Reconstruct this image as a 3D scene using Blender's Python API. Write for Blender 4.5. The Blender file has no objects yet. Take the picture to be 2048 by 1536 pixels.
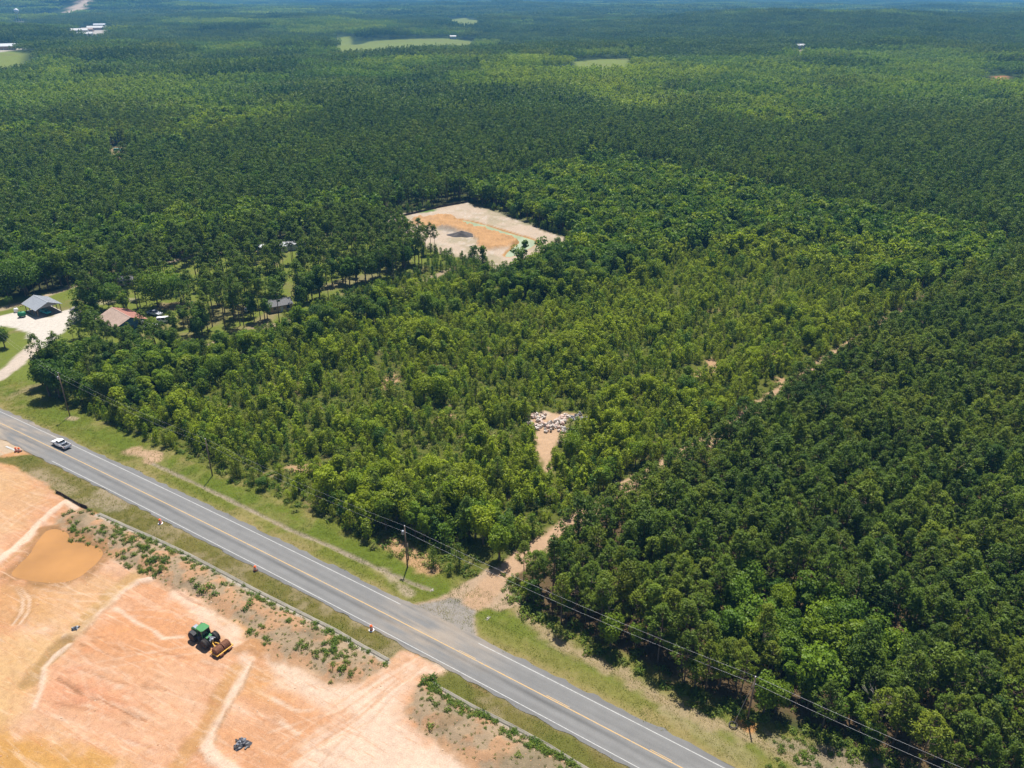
import bpy, math, random
import numpy as np
from mathutils import Vector, Matrix

# ------------------------------------------------------------------ camera, sky, sun, exposure
SC = bpy.context.scene
COL = SC.collection
CAM_H, FPX, HORY = 105.0, 1600.0, -30.0            # metres; focal length and horizon row of the 2048x1536 picture
PITCH = math.atan((768 - HORY) / FPX)
cam_d = bpy.data.cameras.new('camera'); cam = bpy.data.objects.new('camera', cam_d); COL.objects.link(cam)
cam_d.sensor_width = 36.0; cam_d.lens = FPX / 2048 * 36.0
cam_d.clip_start = 1.0; cam_d.clip_end = 40000
cam.location = (0, 0, CAM_H); cam.rotation_euler = (math.pi / 2 - PITCH, 0, 0)
SC.camera = cam

SUN_EL, SUN_AZ = math.radians(66), math.radians(6)  # azimuth from +Y towards +X
world = bpy.data.worlds.new('World'); SC.world = world; world.use_nodes = True
wn = world.node_tree; wn.nodes.clear()
sky = wn.nodes.new('ShaderNodeTexSky'); sky.sky_type = 'NISHITA'; sky.sun_disc = False
sky.sun_elevation = SUN_EL; sky.sun_rotation = SUN_AZ; sky.altitude = 100; sky.dust_density = 1.0
bg = wn.nodes.new('ShaderNodeBackground'); bg.inputs['Strength'].default_value = 0.06
wo = wn.nodes.new('ShaderNodeOutputWorld')
wn.links.new(sky.outputs[0], bg.inputs[0]); wn.links.new(bg.outputs[0], wo.inputs[0])
sun_d = bpy.data.lights.new('sun', 'SUN'); sun_d.energy = 4.9; sun_d.angle = math.radians(0.53)
sun_d.color = (1.0, 0.955, 0.88)
sun = bpy.data.objects.new('sun', sun_d); COL.objects.link(sun)
sdir = Vector((math.sin(SUN_AZ) * math.cos(SUN_EL), math.cos(SUN_AZ) * math.cos(SUN_EL), math.sin(SUN_EL)))
sun.rotation_euler = (-sdir).to_track_quat('-Z', 'Y').to_euler(); sun.location = (0, 0, 300)
vs = SC.view_settings
vs.view_transform = 'Standard'; vs.look = 'None'; vs.gamma = 1.0; vs.use_curve_mapping = False; vs.exposure = 0.72
cy = SC.cycles
cy.max_bounces = 4; cy.diffuse_bounces = 2; cy.glossy_bounces = 1; cy.transmission_bounces = 2
cy.transparent_max_bounces = 4; cy.volume_bounces = 0; cy.caustics_reflective = False; cy.caustics_refractive = False

# ------------------------------------------------------------------ helpers
rng = np.random.default_rng(7)
random.seed(7)
SP, CP = math.sin(PITCH), math.cos(PITCH)

def smooth(a, b, x):
    t = np.clip((x - a) / (b - a), 0, 1); return t * t * (3 - 2 * t)

def _hash(ix, iy, seed):
    n = (ix.astype(np.int64) * 374761393 + iy.astype(np.int64) * 668265263 + seed * 974711) & 0x7fffffff
    n = ((n ^ (n >> 13)) * 1274126177) & 0x7fffffff
    n = n ^ (n >> 16)
    return (n & 0xffff) / 65535.0

def vnoise(x, y, scale, seed=0):
    x = np.asarray(x, float) / scale; y = np.asarray(y, float) / scale
    ix = np.floor(x); iy = np.floor(y); fx = x - ix; fy = y - iy
    fx = fx * fx * (3 - 2 * fx); fy = fy * fy * (3 - 2 * fy)
    a = _hash(ix, iy, seed); b = _hash(ix + 1, iy, seed); c = _hash(ix, iy + 1, seed); d = _hash(ix + 1, iy + 1, seed)
    return (a * (1 - fx) + b * fx) * (1 - fy) + (c * (1 - fx) + d * fx) * fy

def fbm(x, y, scale, seed=0, octv=4):
    s = 0; amp = 1; tot = 0
    for k in range(octv):
        s = s + amp * vnoise(x + 31.7 * k, y - 17.3 * k, scale / 2 ** k, seed + k); tot += amp; amp *= .5
    return s / tot

def hill(x, y):
    """height of the far rolling country; zero in the near field"""
    x = np.asarray(x, float); y = np.asarray(y, float)
    far = smooth(650, 1500, y)
    und = (fbm(x, y, 620, 5, 3) - .5) * 46 * far
    ridge = 34 * np.exp(-((y - 2250 - 0.12 * (x - 900)) / 620) ** 2) * smooth(100, 800, x)
    back = smooth(2900, 4200, y) * (fbm(x, y, 1700, 9, 3) - .52) * 60
    leftrise = 10 * np.exp(-((y - 1500) / 500) ** 2) * smooth(-100, -600, x)
    bump = 62 * np.exp(-(((x + 1800) / 420) ** 2 + ((y - 3750) / 380) ** 2))
    return und + ridge + back + leftrise + bump

def g(px, py, z=0.0):
    """ground point seen at a pixel of the photograph, on the plane of height z"""
    dx = (px - 1024) / FPX; dy = -(py - 768) / FPX
    d = (dx, CP + dy * SP, -SP + dy * CP)
    t = (z - CAM_H) / d[2]
    return (d[0] * t, d[1] * t)

def G(px, py, z=0.0):
    zz = z
    for _ in range(12):
        q = g(px, py, zz); zz = .5 * zz + .5 * (float(hill(q[0], q[1])) + z)
    return q

def gl(pts, z=0.0):
    return np.array([g(p[0], p[1], z) for p in pts])

def seg_dist(P, line):
    """distance of points P (n,2) to a polyline"""
    best = np.full(len(P), 1e9)
    for a, b in zip(line[:-1], line[1:]):
        ab = b - a; L = max(ab @ ab, 1e-9)
        t = np.clip(((P - a) @ ab) / L, 0, 1)
        d = np.hypot(P[:, 0] - a[0] - t * ab[0], P[:, 1] - a[1] - t * ab[1])
        best = np.minimum(best, d)
    return best

def inside(P, poly):
    n = len(poly); r = np.zeros(len(P), bool); j = n - 1
    for i in range(n):
        xi, yi = poly[i]; xj, yj = poly[j]
        c = ((yi > P[:, 1]) != (yj > P[:, 1])) & (P[:, 0] < (xj - xi) * (P[:, 1] - yi) / (yj - yi + 1e-12) + xi)
        r ^= c; j = i
    return r

def sdist(P, poly):
    """signed distance, positive inside"""
    d = seg_dist(P, np.vstack([poly, poly[:1]]))
    return np.where(inside(P, poly), d, -d)

class MB:
    """collects shapes into one mesh"""
    def __init__(s): s.v = []; s.f = []; s.m = []
    def add(s, vs_, fs, mi=0):
        o = len(s.v); s.v += [tuple(v) for v in vs_]; s.f += [tuple(i + o for i in f) for f in fs]; s.m += [mi] * len(fs); return s
    def box(s, lo, hi, mi=0, tf=None):
        x0, y0, z0 = lo; x1, y1, z1 = hi
        v = [(x0, y0, z0), (x1, y0, z0), (x1, y1, z0), (x0, y1, z0), (x0, y0, z1), (x1, y0, z1), (x1, y1, z1), (x0, y1, z1)]
        if tf: v = [tf(Vector(p)) for p in v]
        return s.add(v, [(3, 2, 1, 0), (4, 5, 6, 7), (0, 1, 5, 4), (1, 2, 6, 5), (2, 3, 7, 6), (3, 0, 4, 7)], mi)
    def tube(s, pts, rad, n=8, mi=0, cap=True):
        pts = [Vector(p) for p in pts]
        if not hasattr(rad, '__len__'): rad = [rad] * len(pts)
        vs_ = []; fs = []
        for i, p in enumerate(pts):
            a = pts[max(i - 1, 0)]; b = pts[min(i + 1, len(pts) - 1)]
            d = (b - a).normalized(); u = d.orthogonal().normalized(); w = d.cross(u)
            if i:
                u = (pu - d * pu.dot(d)).normalized(); w = d.cross(u)
            pu = u
            for k in range(n):
                t = 2 * math.pi * k / n; vs_.append(p + (u * math.cos(t) + w * math.sin(t)) * rad[i])
        for i in range(len(pts) - 1):
            for k in range(n):
                fs.append((i * n + k, i * n + (k + 1) % n, (i + 1) * n + (k + 1) % n, (i + 1) * n + k))
        if cap:
            fs.append(tuple(range(n - 1, -1, -1))); fs.append(tuple((len(pts) - 1) * n + k for k in range(n)))
        return s.add(vs_, fs, mi)
    def lathe(s, prof, n=16, axis='z', c=(0, 0, 0), mi=0):
        vs_ = []; fs = []
        for r, h in prof:
            for k in range(n):
                t = 2 * math.pi * k / n; a, b = r * math.cos(t), r * math.sin(t)
                vs_.append({'z': (c[0] + a, c[1] + b, c[2] + h), 'y': (c[0] + a, c[1] + h, c[2] + b), 'x': (c[0] + h, c[1] + a, c[2] + b)}[axis])
        for i in range(len(prof) - 1):
            for k in range(n):
                fs.append((i * n + k, i * n + (k + 1) % n, (i + 1) * n + (k + 1) % n, (i + 1) * n + k))
        fs.append(tuple(range(n - 1, -1, -1))); fs.append(tuple((len(prof) - 1) * n + k for k in range(n)))
        return s.add(vs_, fs, mi)
    def prism(s, poly, y0, y1, mi=0, plane='xz'):
        n = len(poly)
        if plane == 'xz': v = [(p[0], y0, p[1]) for p in poly] + [(p[0], y1, p[1]) for p in poly]
        elif plane == 'yz': v = [(y0, p[0], p[1]) for p in poly] + [(y1, p[0], p[1]) for p in poly]
        else: v = [(p[0], p[1], y0) for p in poly] + [(p[0], p[1], y1) for p in poly]
        f = [tuple(range(n)), tuple(range(2 * n - 1, n - 1, -1))] + [(i, n + i, n + (i + 1) % n, (i + 1) % n) for i in range(n)]
        return s.add(v, f, mi)
    def mesh(s, name, mats, smoothed=False):
        me = bpy.data.meshes.new(name); me.from_pydata(s.v, [], s.f)
        for m in (mats if isinstance(mats, (list, tuple)) else [mats]): me.materials.append(m)
        if any(s.m): me.polygons.foreach_set('material_index', s.m)
        if smoothed: me.polygons.foreach_set('use_smooth', [True] * len(s.f))
        import bmesh
        bm = bmesh.new(); bm.from_mesh(me); bmesh.ops.recalc_face_normals(bm, faces=bm.faces); bm.to_mesh(me); bm.free()
        me.update(); return me
    def build(s, name, mats, parent=None, smoothed=False, bevel=0):
        o = bpy.data.objects.new(name, s.mesh(name, mats, smoothed)); COL.objects.link(o)
        if parent: o.parent = parent
        if bevel:
            b = o.modifiers.new('bevel', 'BEVEL'); b.width = bevel; b.segments = 2; b.limit_method = 'ANGLE'
        return o

def tag(o, label=None, cat=None, group=None, kind=None):
    if label: o['label'] = label
    if cat: o['category'] = cat
    if group: o['group'] = group
    if kind: o['kind'] = kind
    return o

def thing(name, loc, rz=0.0, label=None, cat=None, group=None):
    o = bpy.data.objects.new(name, None); COL.objects.link(o); o.empty_display_size = .5
    o.location = loc; o.rotation_euler = (0, 0, rz)
    return tag(o, label, cat, group)

def fast_mesh(name, V, F, mats, attrs=None, midx=None, smoothed=False):
    """V (n,3), F (m,k) arrays; attrs {name:(type,domain,array)}"""
    me = bpy.data.meshes.new(name)
    V = np.asarray(V, np.float32); F = np.asarray(F, np.int32); k = F.shape[1]
    me.vertices.add(len(V)); me.vertices.foreach_set('co', V.ravel())
    me.loops.add(F.size); me.loops.foreach_set('vertex_index', F.ravel())
    me.polygons.add(len(F)); me.polygons.foreach_set('loop_start', np.arange(0, F.size, k, dtype=np.int32))
    me.polygons.foreach_set('loop_total', np.full(len(F), k, np.int32))
    for m in mats: me.materials.append(m)
    if midx is not None: me.polygons.foreach_set('material_index', np.asarray(midx, np.int32))
    if smoothed: me.polygons.foreach_set('use_smooth', np.ones(len(F), bool))
    for an, (ty, dom, arr) in (attrs or {}).items():
        at = me.attributes.new(an, ty, dom)
        key = {'FLOAT': 'value', 'INT': 'value', 'FLOAT_COLOR': 'color', 'FLOAT_VECTOR': 'vector'}[ty]
        at.data.foreach_set(key, np.asarray(arr, np.int32 if ty == 'INT' else np.float32).ravel())
    me.update(calc_edges=True); me.validate()
    return me

# ------------------------------------------------------------------ materials
def new_mat(name):
    m = bpy.data.materials.new(name); m.use_nodes = True
    nt = m.node_tree; b = nt.nodes['Principled BSDF']
    return m, nt, b

def mat(name, col, rough=.7, metal=0.0, var=.12, scale=3.0, bump=0.0, spec=.3, coat=0.0):
    m, nt, b = new_mat(name)
    tc = nt.nodes.new('ShaderNodeTexCoord'); nz = nt.nodes.new('ShaderNodeTexNoise')
    nz.inputs['Scale'].default_value = scale; nz.inputs['Detail'].default_value = 5
    nt.links.new(tc.outputs['Object'], nz.inputs['Vector'])
    mx = nt.nodes.new('ShaderNodeMixRGB'); mx.blend_type = 'MIX'
    mx.inputs[1].default_value = (*[c * (1 - var) for c in col], 1); mx.inputs[2].default_value = (*[min(1, c * (1 + var)) for c in col], 1)
    nt.links.new(nz.outputs[0], mx.inputs[0]); nt.links.new(mx.outputs[0], b.inputs['Base Color'])
    b.inputs['Roughness'].default_value = rough; b.inputs['Metallic'].default_value = metal
    b.inputs['Specular IOR Level'].default_value = spec; b.inputs['Coat Weight'].default_value = coat
    if bump:
        bp = nt.nodes.new('ShaderNodeBump'); bp.inputs['Strength'].default_value = bump; bp.inputs['Distance'].default_value = .05
        nt.links.new(nz.outputs[0], bp.inputs['Height']); nt.links.new(bp.outputs[0], b.inputs['Normal'])
    return m

def ground_mat():
    m, nt, b = new_mat('ground_soil_and_grass')
    L = nt.links.new; N = nt.nodes.new
    at = N('ShaderNodeAttribute'); at.attribute_name = 'Col'
    geo = N('ShaderNodeNewGeometry')
    def noise(sc, det, rough=.6):
        n = N('ShaderNodeTexNoise'); n.inputs['Scale'].default_value = sc; n.inputs['Detail'].default_value = det
        n.inputs['Roughness'].default_value = rough; L(geo.outputs['Position'], n.inputs['Vector']); return n
    n1 = noise(.9, 6, .65); n2 = noise(4.5, 4, .7); n3 = noise(.12, 3)
    def ramp(src, lo, hi):
        r = N('ShaderNodeMapRange'); r.inputs['From Min'].default_value = .3; r.inputs['From Max'].default_value = .7
        r.inputs['To Min'].default_value = lo; r.inputs['To Max'].default_value = hi; L(src.outputs[0], r.inputs['Value']); return r
    r1 = ramp(n1, .86, 1.12); r2 = ramp(n2, .82, 1.14); r3 = ramp(n3, .94, 1.06)
    a = N('ShaderNodeMath'); a.operation = 'MULTIPLY'; L(r1.outputs[0], a.inputs[0]); L(r2.outputs[0], a.inputs[1])
    a2 = N('ShaderNodeMath'); a2.operation = 'MULTIPLY'; L(a.outputs[0], a2.inputs[0]); L(r3.outputs[0], a2.inputs[1])
    cl = N('ShaderNodeAttribute'); cl.attribute_name = 'clay'
    def stretched(rot, sx, sy, det):
        mp = N('ShaderNodeMapping'); mp.vector_type = 'TEXTURE'; mp.inputs['Rotation'].default_value = (0, 0, math.radians(-rot)); mp.inputs['Scale'].default_value = (1 / sx, 1 / sy, 1); L(geo.outputs['Position'], mp.inputs['Vector'])
        n = N('ShaderNodeTexNoise'); n.inputs['Scale'].default_value = 1; n.inputs['Detail'].default_value = det; n.inputs['Roughness'].default_value = .62; n.inputs['Distortion'].default_value = .7; L(mp.outputs[0], n.inputs['Vector']); return n
    prev = at.outputs['Color']
    for rot, sx, sy, lo_, hi_, c_, amt in ((28, .10, .75, .54, .68, (.52, .385, .285, 1), .38), (31, .16, 1.9, .56, .66, (.37, .16, .07, 1), .36), (20, .22, 2.6, .60, .70, (.50, .38, .275, 1), .34), (-40, .12, .9, .60, .72, (.40, .21, .07, 1), .28)):
        n = stretched(rot, sx, sy, 6); r = N('ShaderNodeMapRange'); r.inputs['From Min'].default_value = lo_; r.inputs['From Max'].default_value = hi_; r.inputs['To Max'].default_value = amt; L(n.outputs[0], r.inputs['Value'])
        w = N('ShaderNodeMath'); w.operation = 'MULTIPLY'; L(r.outputs[0], w.inputs[0]); L(cl.outputs['Fac'], w.inputs[1])
        mm = N('ShaderNodeMixRGB'); mm.inputs[2].default_value = c_; L(w.outputs[0], mm.inputs[0]); L(prev, mm.inputs[1]); prev = mm.outputs[0]
    mx = N('ShaderNodeMixRGB'); mx.blend_type = 'MULTIPLY'; mx.inputs[0].default_value = 1
    L(prev, mx.inputs[1]); L(a2.outputs[0], mx.inputs[2]); L(mx.outputs[0], b.inputs['Base Color'])
    b.inputs['Roughness'].default_value = 1; b.inputs['Specular IOR Level'].default_value = .1
    bp = N('ShaderNodeBump'); bp.inputs['Strength'].default_value = .55; bp.inputs['Distance'].default_value = .16
    ad = N('ShaderNodeMath'); ad.operation = 'ADD'; L(n1.outputs[0], ad.inputs[0]); L(n2.outputs[0], ad.inputs[1])
    L(ad.outputs[0], bp.inputs['Height']); L(bp.outputs[0], b.inputs['Normal'])
    return m

def leaf_mat(name, stops, trans=.25, vspread=.35):
    m = bpy.data.materials.new(name); m.use_nodes = True
    nt = m.node_tree; nt.nodes.clear(); N = nt.nodes.new; L = nt.links.new
    at = N('ShaderNodeAttribute'); at.attribute_type = 'INSTANCER'; at.attribute_name = 'tint'
    lr = N('ShaderNodeAttribute'); lr.attribute_type = 'GEOMETRY'; lr.attribute_name = 'lr'
    oi = N('ShaderNodeObjectInfo')
    # tint + small jitter per plant and per leaf
    a = N('ShaderNodeMath'); a.operation = 'MULTIPLY_ADD'; a.inputs[1].default_value = .22; L(lr.outputs['Fac'], a.inputs[0]); L(at.outputs['Fac'], a.inputs[2])
    c = N('ShaderNodeMath'); c.operation = 'SUBTRACT'; c.inputs[1].default_value = .11; L(a.outputs[0], c.inputs[0])
    rp = N('ShaderNodeValToRGB'); L(c.outputs[0], rp.inputs[0])
    rp.color_ramp.elements[0].position = stops[0][0]; rp.color_ramp.elements[0].color = (*stops[0][1], 1)
    rp.color_ramp.elements[1].position = stops[-1][0]; rp.color_ramp.elements[1].color = (*stops[-1][1], 1)
    for p, col in stops[1:-1]:
        e = rp.color_ramp.elements.new(p); e.color = (*col, 1)
    v = N('ShaderNodeMath'); v.operation = 'MULTIPLY_ADD'; v.inputs[1].default_value = vspread; v.inputs[2].default_value = 1 - vspread / 2; L(oi.outputs['Random'], v.inputs[0])
    mx = N('ShaderNodeMixRGB'); mx.blend_type = 'MULTIPLY'; mx.inputs[0].default_value = 1; L(rp.outputs[0], mx.inputs[1]); L(v.outputs[0], mx.inputs[2])
    d = N('ShaderNodeBsdfDiffuse'); t = N('ShaderNodeBsdfTranslucent'); ms = N('ShaderNodeMixShader'); o = N('ShaderNodeOutputMaterial')
    gl_ = N('ShaderNodeBsdfGlossy'); gl_.inputs['Roughness'].default_value = .5; gl_.inputs['Color'].default_value = (.8, .85, .8, 1)
    ms2 = N('ShaderNodeMixShader'); ms2.inputs[0].default_value = .012
    tm = N('ShaderNodeMixRGB'); tm.blend_type = 'MULTIPLY'; tm.inputs[0].default_value = 1; tm.inputs[2].default_value = (1.15, 1.2, .5, 1); L(mx.outputs[0], tm.inputs[1])
    L(mx.outputs[0], d.inputs[0]); L(tm.outputs[0], t.inputs[0]); ms.inputs[0].default_value = trans
    L(d.outputs[0], ms.inputs[1]); L(t.outputs[0], ms.inputs[2]); L(ms.outputs[0], ms2.inputs[1]); L(gl_.outputs[0], ms2.inputs[2]); L(ms2.outputs[0], o.inputs[0])
    return m

def water_mat(name, col, rough=.12):
    m, nt, b = new_mat(name)
    tc = nt.nodes.new('ShaderNodeTexCoord'); nz = nt.nodes.new('ShaderNodeTexNoise')
    nz.inputs['Scale'].default_value = .12; nz.inputs['Detail'].default_value = 4; nt.links.new(tc.outputs['Object'], nz.inputs['Vector'])
    rp = nt.nodes.new('ShaderNodeValToRGB'); rp.color_ramp.elements[0].position = .3; rp.color_ramp.elements[1].position = .7
    rp.color_ramp.elements[0].color = (*[c * .82 for c in col], 1); rp.color_ramp.elements[1].color = (*[c * 1.1 for c in col], 1)
    nt.links.new(nz.outputs[0], rp.inputs[0]); nt.links.new(rp.outputs[0], b.inputs['Base Color'])
    b.inputs['Roughness'].default_value = rough; b.inputs['Specular IOR Level'].default_value = .5
    n2 = nt.nodes.new('ShaderNodeTexNoise'); n2.inputs['Scale'].default_value = 2.5; nt.links.new(tc.outputs['Object'], n2.inputs['Vector'])
    bp = nt.nodes.new('ShaderNodeBump'); bp.inputs['Strength'].default_value = .06; bp.inputs['Distance'].default_value = .02
    nt.links.new(n2.outputs[0], bp.inputs['Height']); nt.links.new(bp.outputs[0], b.inputs['Normal'])
    return m

M = {
    'ground': ground_mat(),
    'pine': leaf_mat('pine_needles', [(0, (.044, .090, .012)), (.5, (.100, .152, .014)), (1, (.175, .210, .015))], .32),
    'leaf': leaf_mat('broad_leaves', [(0, (.040, .096, .013)), (.45, (.098, .170, .012)), (.75, (.17, .240, .011)), (1, (.245, .300, .012))], .38),
    'weed': leaf_mat('weed_leaves', [(0, (.065, .135, .014)), (.5, (.155, .200, .022)), (1, (.30, .25, .13))], .35),
    'grass': leaf_mat('grass_blades', [(0, (.11, .155, .02)), (.5, (.21, .225, .035)), (1, (.40, .32, .14))], .5),
    'bark': mat('pine_bark', (.13, .095, .07), .95, var=.35, scale=6),
    'pale_bark': mat('bare_grey_wood', (.34, .31, .27), .9, var=.2, scale=6),
    'white_paint': mat('white_car_paint', (.82, .82, .84), .25, var=.03, coat=.5),
    'silver_paint': mat('silver_paint', (.50, .52, .55), .3, var=.04, coat=.4),
    'teal_paint': mat('teal_paint', (.03, .33, .36), .3, var=.05, coat=.4),
    'glass': mat('dark_glass', (.02, .025, .03), .08, var=.1, spec=.6),
    'rubber': mat('tyre_rubber', (.05, .043, .04), .85, var=.3, scale=9, bump=.4),
    'black_plastic': mat('black_plastic', (.03, .03, .033), .5, var=.3),
    'rim': mat('wheel_rim', (.4, .4, .42), .4, .6),
    'green_paint': mat('tractor_green_paint', (.045, .19, .06), .5, var=.22, coat=.1),
    'yellow_paint': mat('dusty_yellow_paint', (.58, .33, .05), .55, var=.2, scale=5),
    'rust': mat('rusty_steel', (.22, .10, .055), .85, var=.35, scale=7, bump=.3),
    'steel': mat('grey_steel', (.26, .28, .32), .45, .5, var=.15),
    'red': mat('red_plastic', (.55, .04, .03), .4),
    'orange': mat('orange_plastic', (.80, .14, .03), .5, var=.08),
    'white_plastic': mat('white_plastic', (.78, .77, .75), .5, var=.05),
    'wood_pole': mat('weathered_pole_wood', (.17, .125, .09), .9, var=.3, scale=5),
    'wire': mat('aluminium_wire', (.42, .42, .43), .5, .3),
    'tin': mat('galvanised_roof_sheet', (.34, .36, .39), .5, .25, var=.10, scale=1.2),
    'tin_dull': mat('dull_roof_sheet', (.24, .245, .26), .6, .2, var=.15, scale=1.2),
    'dark_roof': mat('weathered_grey_shingles', (.13, .13, .135), .8, var=.2, scale=2),
    'red_roof': mat('faded_red_roof_sheet', (.36, .17, .13), .75, var=.25, scale=.7),
    'pink_roof': mat('bleached_red_roof_sheet', (.36, .265, .215), .75, var=.3, scale=.7),
    'blue_wall': mat('blue_siding', (.05, .14, .26), .7),
    'white_wall': mat('white_siding', (.48, .48, .47), .7, var=.08),
    'tan_wall': mat('tan_brick', (.38, .28, .2), .85, var=.15),
    'concrete': mat('broken_concrete', (.34, .31, .27), .9, var=.2, scale=4, bump=.4),
    'dark_soil': mat('dark_burnt_soil', (.075, .068, .066), 1.0, var=.4, scale=2, bump=.6),
    'tarp': mat('black_plastic_sheet', (.045, .046, .055), .45, var=.4, scale=5, bump=.5),
    'silt_black': mat('black_silt_cloth', (.055, .045, .04), .9, var=.25),
    'silt_grey': mat('sun_bleached_silt_cloth', (.27, .245, .20), .9, var=.18),
    'post': mat('weathered_stake', (.25, .19, .13), .9, var=.2),
    'muddy': water_mat('muddy_orange_water', (.36, .18, .058), .07),
    'green_water': water_mat('milky_green_water', (.30, .34, .20), .14),
    'paint_white': mat('white_road_paint', (.72, .71, .68), .7, var=.14, scale=2.5),
    'tank_green': mat('green_tank_plastic', (.02, .17, .08), .5),
}

# ------------------------------------------------------------------ road axis
Rpx = [(0, 820.3), (92, 869.5), (341.8, 983.7), (683.5, 1150.8), (809, 1211), (959.4, 1286), (1130, 1373), (1300, 1461), (1430, 1529)]
Rw = gl(Rpx)
_c = np.polyfit(Rw[:, 1], Rw[:, 0], 2)                 # north edge line x(y)
def north_line(y): return np.polyval(_c, y)
ys_r = np.arange(20, 330, .5)
road_n = np.column_stack([north_line(ys_r), ys_r])     # runs from lower right (y small) to upper left
_t = np.gradient(road_n, axis=0); _t /= np.linalg.norm(_t, axis=1)[:, None]
road_tan = _t
road_nor = np.column_stack([_t[:, 1], -_t[:, 0]])      # towards the north-east side (wooded lot)
LANE = 7.15                                            # edge line to edge line
def road_off(o):                                       # o metres from the north edge line, negative = into the road
    return road_n + road_nor * o
def road_coord(P):
    """along (y of nearest axis sample index) and signed offset from the north edge line"""
    idx = np.clip(((P[:, 1] - 20) / .5), 0, len(ys_r) - 1).astype(int)
    for _ in range(3):
        d = P - road_n[idx]; al = (d * road_tan[idx]).sum(1); idx = np.clip(idx + np.round(al / (.5 * np.hypot(1, 1.5))).astype(int), 0, len(ys_r) - 1)
    d = P - road_n[idx]
    return idx, (d * road_nor[idx]).sum(1)

# ------------------------------------------------------------------ the lie of the land (outlines traced on the ground)
PARCEL = gl([(97, 800), (899, 1182), (2033, 510), (1210, 323), (932, 400), (1150, 473), (995, 545), (918, 516)])
PIT = gl([(772, 435), (865, 417), (935, 405), (990, 422), (1065, 452), (1134, 478), (1074, 508), (1035, 522), (1012, 541), (995, 540), (965, 519), (915, 514), (880, 506), (852, 492), (815, 466), (765, 460)])
PITMOUND = gl([(822, 440), (870, 430), (902, 430), (940, 452), (990, 462), (1027, 475), (1042, 482), (1015, 496), (977, 501), (955, 493), (958, 480), (935, 466), (890, 457), (847, 455)])
DITCHW = gl([(905, 438), (935, 440), (977, 451), (1022, 466), (1060, 476), (1075, 482), (1064, 492), (1048, 499), (1024, 513), (1006, 511), (1034, 488), (1041, 481), (1015, 471), (972, 458), (935, 447)])
POND = gl([(100, 1057), (132, 1065), (132, 1083), (150, 1086), (175, 1091), (190, 1094), (201, 1104), (195, 1117), (175, 1137), (150, 1155), (112, 1162), (70, 1157), (40, 1152), (25, 1145), (42, 1127), (65, 1107), (72, 1090), (85, 1072)])
def rounded(poly, it=2):
    for _ in range(it):
        nxt = np.roll(poly, -1, 0); poly = np.stack([poly * .75 + nxt * .25, poly * .25 + nxt * .75], 1).reshape(-1, 2)
    return poly
POND = rounded(POND); DITCHW = rounded(DITCHW)
FENCE_BLACK = gl([(112, 986), (124, 991), (140, 1002), (158, 1012), (175, 1018)])
FENCE_LONG = gl([(195, 1030), (250, 1055), (312, 1082), (375, 1112), (437, 1145), (512, 1185), (595, 1227), (665, 1262), (725, 1297), (775, 1324)])
FENCE_EAST = gl([(862, 1370), (949, 1419), (1019, 1454), (1095, 1495), (1158, 1534), (1230, 1575)])
BERM_W = np.vstack([gl([(175, 1018)]), FENCE_LONG, gl([(762, 1337), (725, 1362), (662, 1364), (600, 1325), (550, 1312), (525, 1292), (492, 1277), (495, 1257), (475, 1250), (400, 1197), (332, 1170), (295, 1150), (237, 1125), (203, 1102), (178, 1089), (135, 1083), (133, 1064), (105, 1052), (110, 1038), (140, 1020)])])
BERM_E = np.vstack([FENCE_EAST, gl([(1160, 1600), (980, 1560), (912, 1502), (862, 1477), (825, 1447), (810, 1422), (820, 1392), (840, 1362)])])
HOME = gl([(-200, 850), (60, 800), (97, 800), (400, 700), (918, 516), (852, 492), (765, 450), (660, 462), (560, 480), (430, 502), (355, 515), (230, 560), (150, 570), (60, 592), (-200, 612)])
WOOD_E = gl([(1012, 1150), (1040, 1195), (1090, 1235), (1180, 1285), (1250, 1318), (1330, 1362), (1420, 1412), (1490, 1430), (1600, 1440), (1700, 1485), (1780, 1530), (1900, 1580), (2400, 1800), (3200, 1500), (3200, 900), (2400, 470), (2033, 510), (1800, 640), (1560, 795), (1440, 878), (1300, 960), (1130, 1072)])
LANE_E = gl([(950, 1200), (1000, 1152), (1060, 1107), (1130, 1058), (1210, 1003), (1300, 948), (1370, 908), (1440, 868), (1560, 786), (1680, 706), (1800, 627), (1960, 535)])
LANE_N = gl([(420, 690), (545, 651), (592, 640), (630, 627), (690, 611), (750, 595), (840, 566), (918, 532)])
RUBBLE = gl([(1058, 834), (1080, 824), (1165, 826), (1168, 845), (1140, 872), (1122, 880), (1112, 893), (1104, 912), (1108, 948), (1092, 952), (1082, 925), (1072, 900), (1070, 862)])
GRAVEL_YARD = gl([(-40, 640), (0, 632), (32, 622), (72, 632), (105, 635), (150, 612), (168, 620), (130, 660), (95, 695), (70, 697), (55, 662), (0, 650), (-40, 655)])

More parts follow.
